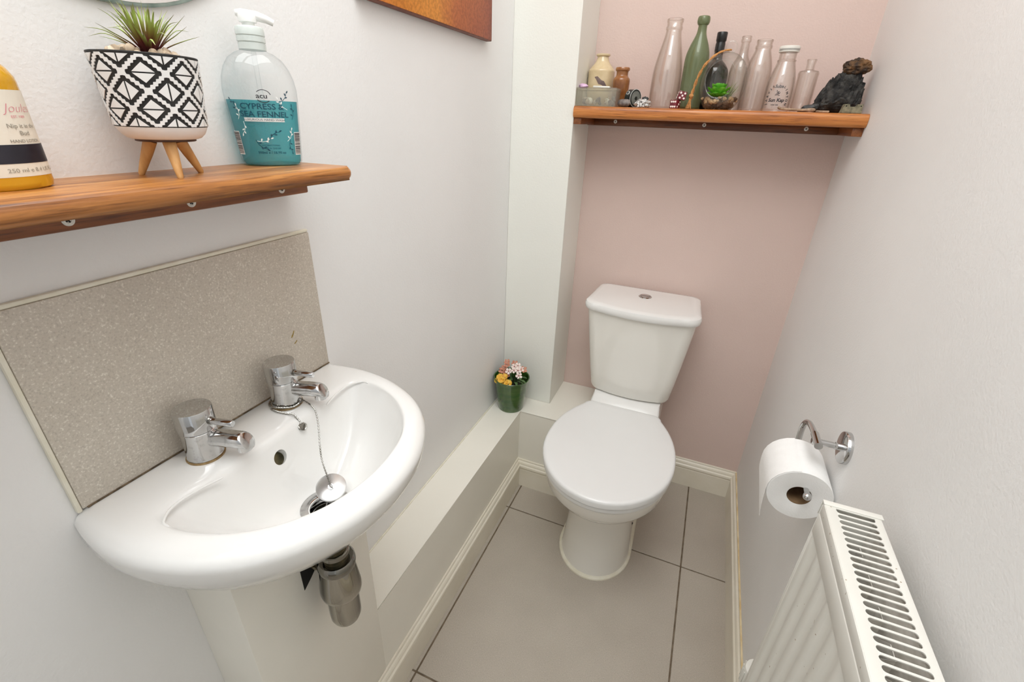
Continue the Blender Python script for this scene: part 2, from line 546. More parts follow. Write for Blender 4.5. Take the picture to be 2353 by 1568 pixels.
def print_on(name, geo, fn, mat, parent):
    """flat print laid on a surface: fn(s, h) gives the point"""
    vs, fs = geo
    me = bpy.data.meshes.new(name)
    me.from_pydata([fn(a, b) for a, b in vs], [], fs)
    return link(name, me, mat, parent, smooth=False)

def rect_geo(s0, s1, h0, h1, n=8):
    vs, fs = [], []
    for i in range(n + 1):
        a = s0 + (s1 - s0) * i / n
        vs += [(a, h0), (a, h1)]
    for i in range(n):
        fs.append((2 * i, 2 * i + 2, 2 * i + 3, 2 * i + 1))
    return vs, fs

def stroke_geo(pts, wd):
    vs, fs = [], []
    n = len(pts)
    for i, (a, b) in enumerate(pts):
        a0, b0 = pts[max(i - 1, 0)]
        a1, b1 = pts[min(i + 1, n - 1)]
        L = math.hypot(a1 - a0, b1 - b0) or 1
        nx, ny = -(b1 - b0) / L, (a1 - a0) / L
        ww = wd[i] if isinstance(wd, (list, tuple)) else wd
        vs += [(a + nx * ww, b + ny * ww), (a - nx * ww, b - ny * ww)]
    for i in range(n - 1):
        fs.append((2 * i, 2 * i + 1, 2 * i + 3, 2 * i + 2))
    return vs, fs

def join_geo(gs):
    vs, fs = [], []
    for a, f in gs:
        k = len(vs)
        vs += a
        fs += [tuple(i + k for i in q) for q in f]
    return vs, fs

def move_geo(g, dx, dy, rot=0, sc=1):
    c, s_ = cos(rot) * sc, sin(rot) * sc
    return [(x * c - y * s_ + dx, x * s_ + y * c + dy) for x, y in g[0]], g[1]

# ------------------------------------------------------------------ room shell
XL, XR, YB, YN, ZC = -.58, .293, 1.549, -.62, 2.60
XBOX, ZL, YBOX = -.472, .328, 1.281      # pipe boxing: front face, ledge height, return face
XP, YP = -.392, 1.371                    # pier: side face, front face
YB0, YB1 = .228, .475                    # tall box under the basin

fl = box('floor', XL - .05, XR + .05, YN, YB + .05, -.05, -.0025, 'grout', smooth=False)
tag(fl, 'floor of large matt grey porcelain tiles with dark grout lines', 'floor', kind='structure')
gx = [XL - .02, -.4465, .148, XR + .02]
gy = [YN, -.052, .548, 1.148, YB + .02]
g = .0022
for i in range(3):
    for j in range(4):
        box('tile', gx[i] + g, gx[i + 1] - g, gy[j] + g, gy[j + 1] - g, -.010, 0, 'floor_tile', fl, bev=.0008, seg=1, smooth=False)

def struct(o, label, cat):
    return tag(o, label, cat, kind='structure')
struct(box('wall_left', XL - .05, XL, YN, YB + .05, -.01, ZC, 'white_wall'), 'white painted wall behind basin and splashback', 'wall')
struct(box('wall_right', XR, XR + .05, YN, YB + .05, -.01, ZC, 'white_wall'), 'white painted wall behind radiator and toilet roll', 'wall')
struct(box('wall_back', XL, XR, YB, YB + .05, -.01, ZC, 'pink_wall'), 'dusty pink painted wall behind the toilet', 'wall')
struct(box('ceiling', XL - .05, XR + .05, YN, YB + .05, ZC, ZC + .05, 'ceiling'), 'white ceiling above the small toilet room', 'ceiling')
struct(box('wall_pier', XL, XP, YP, YB, ZL, ZC, 'cream_wall', bev=.0012, seg=1), 'ivory boxed-in pier standing in the corner beside the pink wall', 'wall')
# near wall with the open doorway the picture is taken through
bm = box_bm(XL, -.47, YN - .05, YN, 0, ZC)
box_bm(-.47, XR, YN - .05, YN, 2.05, ZC, bm=bm)
struct(from_bm('wall_near', bm, 'white_wall', smooth=False), 'white wall with open doorway opposite the pink wall', 'wall')

struct(box('floor_hall_blocker', -1.6, 1.4, -2.8, YN, -.06, -.002, 'hall_blocker', smooth=False), 'added unseen beige hall floor blocking low light at the open doorway', 'floor')  # unseen floor added to stop world light coming from below the horizon
struct(box('wall_hall', -1.6, 1.4, -2.85, -2.8, -.06, ZC, 'white_wall', smooth=False), 'white hall wall seen across from the open doorway', 'wall')
# pipe boxing: one L-shaped ledge
poly = [(XL, YB1 - .02), (XBOX, YB1 - .02), (XBOX, YBOX), (-.205, YBOX), (-.205, YB), (XL, YB)]
bm = prism_bm(poly, ZL)
bmesh.ops.bevel(bm, geom=[e for e in bm.edges if all(abs(v.co.z - ZL) < 1e-4 for v in e.verts)], offset=.0015, segments=2, affect='EDGES')
lg = struct(from_bm('trim_1', bm, 'cream_gloss'), 'cream painted L-shaped pipe boxing ledge along wall and behind toilet', 'pipe boxing')
box('filler_joint', XL, XL + .004, YB1 + .002, YP, ZL - .001, ZL + .0025, 'caulk', lg, bev=.001)
bx2 = struct(box('trim_2', XL, XBOX + .0008, YB0, YB1, 0, .716, 'cream_gloss', bev=.0015), 'tall cream painted pipe box under the basin', 'pipe boxing')

# moulded skirting boards
prof = [(0, 0), (.014, 0), (.014, .078), (.0125, .080), (.0125, .083), (.0155, .0845), (.0165, .089), (.0155, .095), (.012, .098),
        (.011, .100), (.011, .103), (.0085, .108), (.0045, .111), (.004, .116), (.0025, .118), (0, .118)]

def skirting(name, p0, p1, nrm, label, m0=0, m1=0):
    """p0->p1 along the wall, nrm points into the room; m = mitre (+1 inner, -1 outer)"""
    p0, p1, nrm = V((*p0, 0)), V((*p1, 0)), V((*nrm, 0))
    d = (p1 - p0).normalized()
    rings = []
    for p, m in ((p0, m0), (p1, -m1)):
        rings.append([p + nrm * a + d * (a * m) + V((0, 0, b)) for a, b in prof])
    o = from_bm(name, loft(rings), 'skirting', smooth=False)
    return struct(o, label, 'skirting board')
skirting('baseboard_left', (XBOX, .10), (XBOX, YBOX), (1, 0), 'cream moulded skirting board along the front of the pipe boxing', 0, 1)
skirting('baseboard_boxing', (XBOX, YBOX), (-.205, YBOX), (0, -1), 'short cream skirting board on the boxing left of the toilet', 1, 0)
skirting('baseboard_back', (-.205, YB), (XR, YB), (0, -1), 'cream skirting board on the pink wall right of the toilet', 0, 1)
sr = skirting('baseboard_right', (XR, YB), (XR, YN), (-1, 0), 'cream skirting board with yellowed top edge under the radiator wall', 1, 0)
box('yellowed_sealant', XR - .0045, XR, YN, YB - .006, .1175, .1195, 'old_filler', sr, bev=.0006)

# ------------------------------------------------------------------ splashback
SBX = XL + .007
sp = thing('splashback', (XL, .358, .861), 'speckled taupe tile splashback on the wall above the basin', 'splashback')
def child_box(name, parent, x0, x1, y0, y1, z0, z1, mat, bev=0, seg=2):
    o = box(name, x0, x1, y0, y1, z0, z1, mat, None, bev, seg)
    o.parent = parent
    o.matrix_parent_inverse = Matrix.Translation(parent.location).inverted() if not any(parent.rotation_euler) else parent.matrix_basis.inverted()
    return o
def adopt(o, parent):
    o.parent = parent
    o.matrix_parent_inverse = parent.matrix_basis.inverted()
    return o
child_box('tile', sp, XL, SBX, .168, .548, .8615, 1.0955, 'splash', .0012)
for a in ((.168, .548, 1.0955, 1.1005), (.1630, .168, .858, 1.1005)):
    o = child_box('sealant_bead', sp, XL, XL + .0062, a[0], a[1], a[2], a[3], 'caulk', .0018)
o = child_box('joint', sp, SBX - .003, SBX + .0012, .172, .548, .8602, .8622, 'old_joint', .0004)
for (yy, zz, L, a) in ((.484, .945, .0062, 62), (.481, .9415, .003, 60), (.486, .929, .004, 35)):
    bm = blob_bm(1, 2, .4, 4, int(yy * 1e4), (.0004, L, .0011))
    bmesh.ops.rotate(bm, verts=bm.verts, matrix=Matrix.Rotation(rad(a), 3, 'X'))
    bmesh.ops.translate(bm, verts=bm.verts, vec=(SBX, yy, zz))
    adopt(from_bm('ochre_mark', bm, 'stain'), sp)

# ------------------------------------------------------------------ basin
BY = .358
def dpoly(pts, n=10):
    """spline through half outline (d,w) mirrored about w=0, closed with straight back"""
    half = [V((d, w_, 0)) for d, w_ in pts]
    full = half + [V((p.x, -p.y, 0)) for p in half[-2::-1]]
    return [(p.x, p.y) for p in smooth_path(full, n)]
outer = dpoly([(0, .2005), (.03, .207), (.07, .2105), (.11, .207), (.15, .196), (.19, .178), (.225, .152), (.257, .112), (.280, .060), (.288, 0)])
inner = dpoly([(.088, 0), (.086, .06), (.086, .105), (.083, .135), (.090, .157), (.118, .1635), (.155, .155), (.190, .136), (.222, .106), (.246, .064), (.256, 0)])
def ray_hit(poly, c, ang, closed):
    dx, dy = cos(ang), sin(ang)
    best = None
    n = len(poly)
    for i in range(n if closed else n - 1):
        (x1, y1), (x2, y2) = poly[i], poly[(i + 1) % n]
        ex, ey = x2 - x1, y2 - y1
        den = dx * ey - dy * ex
        if abs(den) < 1e-12:
            continue
        t = ((x1 - c[0]) * ey - (y1 - c[1]) * ex) / den
        u = ((x1 - c[0]) * dy - (y1 - c[1]) * dx) / den
        if t > 0 and -1e-6 <= u <= 1 + 1e-6:
            best = t if best is None else max(best, t)
    return best
cc = (.155, 0.0)
corner = math.atan2(.2005, -cc[0])
angs = sorted([2 * pi * i / 120 - pi for i in range(120)] + [corner, -corner])
RO = [ray_hit(outer, cc, a, True) for a in angs]
RI = [ray_hit(inner, cc, a, True) for a in angs]
OUT = [(cc[0] + r * cos(a), r * sin(a)) for r, a in zip(RO, angs)]
def bp(d, w_, z):
    return (XL + max(d, .0005), BY + w_, z)
rings = []
for sd, sw, z in ((.42, .30, .712), (.60, .52, .722), (.78, .75, .748), (.90, .90, .782), (.965, .965, .808), (.992, .994, .824), (1.0, 1.0, .838), (1.0, 1.0, .846)):
    rings.append([bp(d * sd, w_ * sw, z) for d, w_ in OUT])
for k, z in ((.006, .853), (.014, .8575), (.024, .8600)):
    rings.append([bp(cc[0] + (r - (k if abs(a) < 2.2 else k * .25)) * cos(a), (r - k) * sin(a), z) for r, a in zip(RO, angs)])
for t, z in ((.45, .8610), (.75, .8605), (.90, .8590), (1.0, .8545)):
    rings.append([bp(cc[0] + (ro - .024 + (ri - ro + .024) * t) * cos(a), (ro - .024 + (ri - ro + .024) * t) * sin(a), z) for ro, ri, a in zip(RO, RI, angs)])
DR = .0325
for t, z in ((.05, .846), (.13, .830), (.24, .810), (.38, .789), (.54, .772), (.72, .760), (.88, .754), (1.0, .752)):
    rings.append([bp(cc[0] + (ri + (DR - ri) * t) * cos(a), (ri + (DR - ri) * t) * sin(a), z) for ri, a in zip(RI, angs)])
rings.append([bp(cc[0] + DR * cos(a), DR * sin(a), .752) for a in angs])
bm = loft(rings[:-1])
bs = thing('basin', (XL, BY, .70), 'small white ceramic wall basin with two chrome taps', 'basin')
bowl = adopt(from_bm('bowl', bm, 'ceramic'), bs)
# real overflow opening and drain opening
def cutter(p, d, r, L):
    b = tube_bm([V(p) - V(d) * L, V(p) + V(d) * L], r, 32)
    return from_bm('cut', b)
OV = V((XL + .0935, BY - .007, .826))
ovn = V((.80, 0, .60)).normalized()
cut = [cutter(OV, ovn, .0100, .012), cutter((XL + cc[0], BY, .74), (0, 0, 1), .022, .06)]
for c in cut:
    m = bowl.modifiers.new('cut', 'BOOLEAN')
    m.object = c
    m.operation = 'DIFFERENCE'
    m.solver = 'EXACT'
dg = bpy.context.evaluated_depsgraph_get()
dg.update()
me = bpy.data.meshes.new_from_object(bowl.evaluated_get(dg))
bowl.modifiers.clear()
bowl.data = me
me.polygons.foreach_set('use_smooth', [True] * len(me.polygons))
me.set_sharp_from_angle(angle=rad(50))
for c in cut:
    bpy.data.objects.remove(c)
adopt(from_bm('overflow_back', tube_bm([OV - ovn * .0115, OV - ovn * .0100], .0099, 24), 'brass_dull'), bs)
# soft raised ribs at both ends of the tap deck
for s_ in (-1, 1):
    pts = [bp(.094, s_ * .088, .8570), bp(.088, s_ * .118, .8585), bp(.088, s_ * .146, .8590), bp(.100, s_ * .164, .8592), bp(.112, s_ * .166, .8586)]
    adopt(from_bm('deck_rib', tube_bm(smooth_path(pts, 6), [.0006] + [.0015] * 22 + [.0012, .0006], 8), 'ceramic'), bs)
# drain
DC = V((XL + cc[0], BY, .7525))
dr = adopt(lathe('drain', [(.0345, -.0005), (.0345, .0012), (.030, .0016), (.0235, -.0005), (.0218, -.004), (.0212, -.014), (.0205, -.014), (.0205, -.018), (.0218, -.018)], 'chrome_worn', n=40, cap0=False, cap1=False, loc=DC), bs)
dr['label'] = 'chrome drain ring'
bm = bmesh.new()
for k in range(4):
    a0 = k * pi / 2 + .5
    pts = [(.0055 * cos(a0), .0055 * sin(a0), -.015), (.012 * cos(a0 + .35), .012 * sin(a0 + .35), -.015), (.0208 * cos(a0 + .2), .0208 * sin(a0 + .2), -.0145)]
    tube_bm(smooth_path(pts, 5), .0017, 8, bm=bm)
tube_bm([(.0052 * cos(i * pi / 8), .0052 * sin(i * pi / 8), -.015) for i in range(17)], .0016, 8, bm=bm, caps=False)
o = from_bm('grate', bm, 'chrome_worn', dr)
lathe('drain_pipe', [(.0205, -.016), (.0205, -.045), (0.0001, -.045)], 'black_void', dr, n=28, cap0=False)
# maker's mark on the near side of the rim
def side_mark(a, b):
    d, zz = .030 - a, .836 + b
    return V((XL + .022 + a, BY - ray_hit(outer, (.022 + a, 0), -pi / 2, True) - .0006, .838 + b))
adopt(print_on('maker_mark', text_geo('Twyfords', .0085, -.0001, .35), side_mark, 'logo_grey', None), bs)

# ------------------------------------------------------------------ taps
def make_tap(loc, label):
    t = thing('tap', loc, label, 'tap', 'pair of chrome basin taps')
    lathe('base_gasket', [(.0222, 0), (.0226, .0012), (.0222, .0024)], 'limescale', t, 40)
    lathe('body', [(.0205, .002), (.0212, .0035), (.0205, .005), (.0202, .040), (.0205, .0425), (.0198, .0432)], 'chrome_worn', t, 48)
    lathe('handle_cap', [(.0206, .0440), (.0216, .0448), (.0216, .0722), (.0210, .0732), (.0, .0734)], 'chrome', t, 48)
    a = rad(20)
    d = V((cos(a), sin(a), 0))
    sd = V((-sin(a), cos(a), 0))
    # spout with slanted end
    rings = []
    for k, (L, r, dz) in enumerate(((.010, .0115, .0285), (.022, .0112, .0285), (.040, .0112, .0285), (.058, .0112, .0275), (.0605, .0108, .0270), (.0612, .0098, .0268))):
        rg = []
        for i in range(28):
            q = 2 * pi * i / 28
            up, si = sin(q) * r, cos(q) * r * 1.02
            slant = -.55 * up if k >= 3 else 0
            rg.append(d * (L + slant) + sd * si + V((0, 0, dz + up)))
        rings.append(rg)
    sp_ = from_bm('spout', loft(rings), 'chrome_worn', t)
    nz = d * .0545 + V((0, 0, .0165))
    bm = tube_bm([nz + V((0, 0, .004)), nz - V((0, 0, .0035))], .0086, 24)
    from_bm('nozzle', bm, 'chrome', sp_)
    b = rad(14)
    e = V((cos(b), sin(b), -.02))
    p0 = V((0, 0, .0575))
    lv = tube('lever', [p0 + e * .018, p0 + e * .030, p0 + e * .0515, p0 + e * .0522], [.0043, .0043, .0043, .0038], 'chrome', t, 20)
    tube('lever_collar', [p0 + e * .0195, p0 + e * .0235], .0052, 'chrome_dull', lv, 20)
    return t
make_tap((-.5385, .2875, .8605), 'chrome pillar tap nearer the lotion bottle, left of the overflow')
make_tap((-.5385, .4205, .8605), 'chrome pillar tap with the plug chain looped round its base')

# ------------------------------------------------------------------ plug and chain
random.seed(3)
pc = V((-.4255, .3735, .7745))
pl = thing('sink_plug', pc, 'chrome sink plug on a ball chain resting on the drain edge', 'plug')
pn = V((.34, -.30, .89)).normalized()
rot = V((0, 0, 1)).rotation_difference(pn)
bm = lathe_bm([(.0150, -.010), (.0168, -.009), (.0172, -.004), (.0185, -.0035), (.0200, -.0022), (.0200, -.0012), (.0212, -.0006), (.0212, .0004), (.0200, .0012), (.0, .0018)], 40)
bmesh.ops.rotate(bm, verts=bm.verts, matrix=rot.to_matrix())
from_bm('stopper', bm, 'plug_metal', pl)
bm = tube_bm([pn * .001, pn * .004], .0042, 16)
tube_bm([V((.0028 * cos(q), .0, .0028 * sin(q))) + pn * .0065 for q in [i * pi / 6 for i in range(13)]], .0008, 6, bm=bm, caps=False)
from_bm('ring', bm, 'chrome', pl)
def beads(path, step, r, bm):
    P = smooth_path(path, 12)
    acc = 0
    k = 0
    for a, b in zip(P, P[1:]):
        L = (b - a).length
        while acc <= L:
            q = a.lerp(b, acc / L)
            mt = Matrix.Translation(q)
            bmesh.ops.create_icosphere(bm, subdivisions=1, radius=r * (1.0 if k % 2 else .72), matrix=mt)
            acc += step
            k += 1
        acc -= L
tb = V((-.5385, .4205, .8605))
bm = bmesh.new()
loop = [tb + V((.0245 * cos(q), .0245 * sin(q), .0035 + .004 * abs(sin(q * 1.3)))) for q in [rad(x) for x in (25, -20, -60, -100, -140, -180)]]
beads(loop, .0021, .0019, bm)
c1 = [tb + V((.020, .008, .010)), V((-.505, .430, .8640)), V((-.492, .426, .8625)), V((-.481, .4195, .8605)), V((-.466, .4065, .8500)), V((-.4545, .393, .830)), V((-.4525, .390, .800)), pc + pn * .011]
beads(c1, .0024, .0015, bm)
c2 = [tb + V((-.006, -.0245, .0025)), V((-.528, .3945, .8635)), V((-.514, .3975, .8625)), V((-.505, .3985, .8640)), V((-.4975, .3985, .8600)), V((-.4920, .3990, .8510))]
beads(c2, .0022, .0017, bm)
ch = adopt(from_bm('chain', bm, 'chrome_dull'), pl)
ch['kind'] = 'stuff'
hp = V((-.4925, .3990, .8450))
bm = tube_bm([hp + V((-.006, 0, -.003)), hp + V((.003, -.001, .002))], .0055, 18)
bm2 = bm
tube_bm(smooth_path([hp + V((-.003, -.003, .006)), hp + V((.004, -.006, .001)), hp + V((.006, 0, -.004)), hp + V((.004, .006, .001)), hp + V((-.003, .003, .006))], 5), .0009, 6, bm=bm2)
adopt(from_bm('chain_stay', bm2, 'chrome_dull'), pl)

# ------------------------------------------------------------------ bottle trap
tx, ty = XL + cc[0], BY
bt = thing('bottle_trap', (tx, ty, .50), 'tarnished chrome bottle trap with painted dark reflections, hanging under the basin', 'waste trap')
z0 = .50
lathe('waste_tail', [(.0205, .211), (.0205, .186), (.0185, .184), (.0185, .136)], 'brass_dull', bt, 32)
lathe('locking_nut', [(.0215, .192), (.0240, .190), (.0240, .176), (.0215, .174)], 'brass_dull', bt, 8)
lathe('neck_ring', [(.0188, .166), (.0215, .164), (.0215, .157), (.0188, .155)], 'chrome_dull', bt, 40)
lathe('top_collar', [(.0190, .146), (.0255, .1455), (.0285, .142), (.0290, .134), (.0275, .128)], 'chrome_dull', bt, 40)
lathe('upper_body', [(.0268, .130), (.0275, .126), (.0318, .092), (.0325, .080), (.0312, .072), (.0270, .066), (.0250, .064)], 'trap_reflections', bt, 48)
lathe('cup', [(.0250, .068), (.0250, .026), (.0245, .014), (.0215, .005), (.015, .0012), (0, 0)], 'trap_reflections', bt, 48)
o = tube('outlet_pipe', [(-.018, 0, .120), (-.040, 0, .130), (XBOX - tx - .012, 0, .132)], [.0150, .0160, .0165], 'brass_dull', bt, 28)
tube('outlet_nut', [(-.029, 0, .128), (-.031, 0, .128), (-.040, 0, .130), (-.043, 0, .130)], [.018, .0205, .0205, .018], 'brass_dull', bt, 8)
# ragged opening cut in the box behind the outlet
bm = prism_bm([(-.031, .170), (.030, .172), (.030, .128), (.012, .114), (-.014, .092), (-.031, .080)], .0012, 'x')
o = from_bm('pipe_opening', bm, 'black_void', None, loc=(XBOX + .0005, ty, .50))
o.parent = bx2

# ------------------------------------------------------------------ left shelf
ZS = 1.202
ls = thing('wall_shelf', (XL, .2, 1.158), 'oiled hardwood shelf with rounded nose on the wall above the basin', 'shelf')
ye, yn0, xf, th = .531, -.12, -.4535, .0165
rc = .012
plan = [(XL, yn0), (xf, yn0)] + [(xf - rc + rc * cos(a), ye - rc + rc * sin(a)) for a in [rad(q) for q in range(0, 91, 15)]] + [(XL, ye)]
bm = prism_bm(plan, th, base=ZS - th)
es = [e for e in bm.edges if abs(e.verts[0].co.z - e.verts[1].co.z) < 1e-6 and not (abs(e.verts[0].co.x - XL) < 1e-5 and abs(e.verts[1].co.x - XL) < 1e-5) and not all(abs(v.co.y - yn0) < 1e-5 for v in e.verts)]
bmesh.ops.bevel(bm, geom=es, offset=.0078, segments=6, affect='EDGES', profile=.5)
adopt(from_bm('board', bm, 'wood_y'), ls)
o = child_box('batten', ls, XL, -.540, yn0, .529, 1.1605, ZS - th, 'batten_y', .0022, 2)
def screw(parent, p, nrm, r=.0046):
    """countersunk head with a cross recess"""
    q = V((0, 0, 1)).rotation_difference(V(nrm))
    bm = lathe_bm([(r * 1.16, 0), (r * 1.16, .0002), (r, .0003), (r, .0005), (r * .55, .0006), (r * .45, .0002), (0, .0001)], 24, cap0=False)
    bmesh.ops.transform(bm, verts=bm.verts, matrix=Matrix.Translation(p) @ q.to_matrix().to_4x4())
    s_ = adopt(from_bm('screw', bm, 'screw'), parent)
    bm = bmesh.new()
    for a in (0, pi / 2):
        b2 = box_bm(-r * .52, r * .52, -r * .14, r * .14, .0003, .0007)
        bmesh.ops.rotate(b2, verts=b2.verts, matrix=Matrix.Rotation(a + .5, 3, 'Z'))
        me = bpy.data.meshes.new('x')
        b2.to_mesh(me)
        b2.free()
        bm.from_mesh(me)
    bmesh.ops.transform(bm, verts=bm.verts, matrix=Matrix.Translation(p) @ q.to_matrix().to_4x4())
    x = from_bm('cross_recess', bm, 'black_void')
    x.parent = s_
    x.matrix_parent_inverse = (parent.matrix_basis @ s_.matrix_parent_inverse).inverted()
for yy in (.238, .355, .482):
    screw(ls, (-.5399, yy, 1.1705), (1, 0, 0))

# ------------------------------------------------------------------ back shelf
ZB = 1.303
b2s = thing('wall_shelf', (-.05, YB, 1.258), 'varnished shelf spanning the pink alcove, holding old glass bottles', 'shelf')
bm = prism_bm([(XP + .0005, 1.362), (XR - .0005, 1.358), (XR - .0005, YB), (XP + .0005, YB)], .029, base=ZB - .029)
es = [e for e in bm.edges if abs(e.verts[0].co.z - e.verts[1].co.z) < 1e-6 and all(v.co.y < 1.4 for v in e.verts)]
bmesh.ops.bevel(bm, geom=es, offset=.010, segments=5, affect='EDGES', profile=.5)
adopt(from_bm('board', bm, 'wood_x'), b2s)
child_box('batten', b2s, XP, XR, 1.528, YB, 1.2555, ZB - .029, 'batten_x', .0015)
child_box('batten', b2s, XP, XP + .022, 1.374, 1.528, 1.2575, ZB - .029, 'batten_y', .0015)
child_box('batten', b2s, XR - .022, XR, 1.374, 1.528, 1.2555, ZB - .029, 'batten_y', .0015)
for xx in (-.306, -.055, .198):
    screw(b2s, (xx, 1.5279, 1.2675), (0, -1, 0), .0044)

# ------------------------------------------------------------------ round mirror and painting
mr = thing('round_mirror', (XL, .356, 1.5585), 'round frameless mirror whose lower rim shows above the air plant', 'mirror')
bm = tube_bm([(.0, 0, 0), (.0045, 0, 0), (.0055, 0, 0)], [.202, .202, .2005], 96)
from_bm('edge', bm, 'mirror_edge', mr)
from_bm('glass', tube_bm([(.0053, 0, 0), (.0059, 0, 0)], .1985, 96), 'mirror', mr)

pt = thing('canvas_picture', (XL, 1.19, 1.431), 'abstract orange and rust canvas picture high on the white wall', 'picture')
adopt(box('canvas', XL + .002, XL + .0175, .72, 1.196, 1.432, 2.03, 'canvas_edge', bev=.0015), pt)
o = box('painted_face', 0, .001, 0, .472, 0, .594, 'canvas', bev=.0003)
o.location = (XL + .0172 - XL, .722 - 1.19, 1.434 - 1.431)
o.parent = pt

# ------------------------------------------------------------------ lotion bottle
lo = thing('hand_lotion_bottle', (-.5425, .2035, ZS), 'mustard hand lotion bottle with ivory and navy label at shelf end', 'bottle')
LA, LB = .0345, .0245
lr = rad(-42)
E2 = lambda k: (1 if k >= 0 else -1) * abs(k) ** .82
def lot_pt(s, z, out=0.0):
    q = s / .030 - pi / 2
    return V(((LA + out) * cos(q), (LB + out) * sin(q), z))
prof_l = [(.90, 0), (.97, .0015), (1.0, .005), (1.0, .079), (.985, .083), (.90, .089), (.72, .096), (.50, .102), (.38, .105), (.36, .112)]
bm = bmesh.new()
rings = [[(LA * k * cos(2 * pi * i / 56), LB * k * sin(2 * pi * i / 56), z) for i in range(56)] for k, z in prof_l]
body = from_bm('body', loft(rings), 'amber', lo)
lathe('pump_collar', [(.012, .1105), (.0125, .112), (.0125, .124), (.006, .126), (.004, .128), (.004, .145)], 'black_plastic', lo, 28)
tube('pump_spout', [(0, 0, .146), (.004, -.004, .151), (.020, -.02, .150), (.028, -.028, .146)], [.006, .006, .0045, .0035], 'black_plastic', lo, 14)
def lab(name, s0, s1, h0, h1, mat, out, parent, n=40):
    vs, fs = rect_geo(s0, s1, h0, h1, n)
    me = bpy.data.meshes.new(name)
    me.from_pydata([lot_pt(a, b, out) for a, b in vs], [], fs)
    return link(name, me, mat, parent)
HB = .030 * pi
lab1 = lab('label', -HB, HB, .0105, .0735, 'label_cream', .0003, lo, 72)
lab('navy_band', -.060, .060, .0205, .0345, 'label_navy', .0005, lo, 56)
lab('navy_block', -.060, -.0010, .034, .0395, 'label_navy', .0005, lo, 30)
lf = lambda dx, dy: (lambda a, b: lot_pt(a + dx, b + dy, .0007))
for txt, sz, dx, dy, mt, bd, sh in (('Joules', .0092, .0235, .0605, 'ink_pink', -.0002, .35), ('EST. 1989', .0026, 0.0210, .0545, 'ink_pink', 0, 0), ('Nip it in the', .0046, .0220, .0478, 'ink_grey', 0, 0), ('Bud', .0048, 0.0210, .0425, 'ink_grey', 0, 0), ('HAND LOTION', .0033, 0.0210, .0368, 'ink_grey', .00005, 0), ('250 ml \u212e 8.4 US FL OZ', .0044, .0225, .0152, 'ink_grey', 0, 0)):
    print_on('print', text_geo(txt.replace('\u212e', 'e'), sz, bd, sh), lf(dx, dy), mt, lab1)
lo.rotation_euler = (0, 0, rad(82))

# ------------------------------------------------------------------ potted air plant on a stand
PX, PY = -.5275, .3385
ap = thing('potted_air_plant', (PX, PY, ZS), 'spiky air plant in black and white patterned pot on wooden legs', 'potted plant')
lathe('stand_plate', [(.0255, .0335), (.0262, .0338), (.0262, .0355), (.0255, .0358)], 'plate_wood', ap, 36)
for (fx, fy) in ((-.0265, -.0180), (.0262, -.0130), (-.0015, .0290)):
    f = V((fx, fy, 0))
    h = f * .48
    tube('leg', [V((f.x, f.y, 0)), V((f.x, f.y, .0012)), f * .86 + V((0, 0, .010)), f * .66 + V((0, 0, .022)), h + V((0, 0, .0335))], [.0024, .0029, .0040, .0052, .0060], 'leg_wood', ap, 16)
PZ0, PZ1 = .0475, .1075
pr = lambda z: .0392 + (.0437 - .0392) * (z - PZ0) / (PZ1 - PZ0)
pot = lathe('pot', [(.0285, .0358), (.0315, .0368), (.0355, .0405), (.0383, .0455), (.0388, PZ0 - .0002)], 'white_pot', ap, 64, cap1=False)
pot['label'] = 'plain white lower band of the pot'
pb = lathe('patterned_wall', [(.0380, PZ0 - .001), (pr(PZ0), PZ0), (pr(PZ1), PZ1), (.0440, PZ1 + .0006), (.0436, PZ1 + .0014), (.0410, PZ1 + .0012), (.0400, PZ1 - .012), (0, PZ1 - .013)], 'pot_black', ap, 96, cap0=False)
# raised white relief: split diamonds and toothed lattice bars
H = (PZ1 - PZ0) / 4
NC = 8
def pot_pt(u, zz, out):
    a = 2 * pi * u / NC + .52
    zz = max(PZ0 + .0002, min(PZ1 - .0006, zz))
    r = pr(zz) + out
    return (r * cos(a), r * sin(a), zz)
bm = bmesh.new()
def relief(poly, t=.0007):
    """poly in (u, z) cells; one raised piece"""
    poly = [p for p in poly]
    n = len(poly)
    lo_ = [bm.verts.new(pot_pt(u, z, -.0003)) for u, z in poly]
    hi_ = [bm.verts.new(pot_pt(u, z, t)) for u, z in poly]
    for i in range(n):
        j = (i + 1) % n
        bm.faces.new((lo_[i], lo_[j], hi_[j], hi_[i]))
    bm.faces.new(hi_)
for row in range(5):
    zc = PZ0 + H * row
    for c in range(NC):
        u = c + (.5 if row % 2 else 0)
        k = .55
        L, Rr, T, B = (u - .5 * k, zc), (u + .5 * k, zc), (u, zc + H * k), (u, zc - H * k)
        gp, gz = .022, .0006
        if row % 2:
            for sg in (1, -1):
                for q0, q1 in ((-1, -.5), (-.5, 0), (0, .5), (.5, 1)):
                    hw_ = .5 * k - .02
                    za, zb_ = zc + sg * gz, lambda q: zc + sg * (gz + (H * k - gz) * (1 - abs(q)))
                    relief([(u + hw_ * q0, za), (u + hw_ * q1, za)] + [(u + hw_ * q, zb_(q)) for q in (q1, q0) if abs(q) < .999])
        elif row == 0:
            relief([(L[0], zc + .0006), (u - gp, zc + .0006), (u - gp, T[1] - .0008)])
            relief([(u + gp, zc + .0006), (Rr[0], zc + .0006), (u + gp, T[1] - .0008)])
        elif row == 4:
            relief([(L[0], zc - .0010), (u - gp, B[1] + .0008), (u - gp, zc - .0010)])
            relief([(u + gp, zc - .0010), (u + gp, B[1] + .0008), (Rr[0], zc - .0010)])
        else:
            relief([L, (u - gp, B[1] + .0008), (u - gp, T[1] - .0008)])
            relief([Rr, (u + gp, T[1] - .0008), (u + gp, B[1] + .0008)])
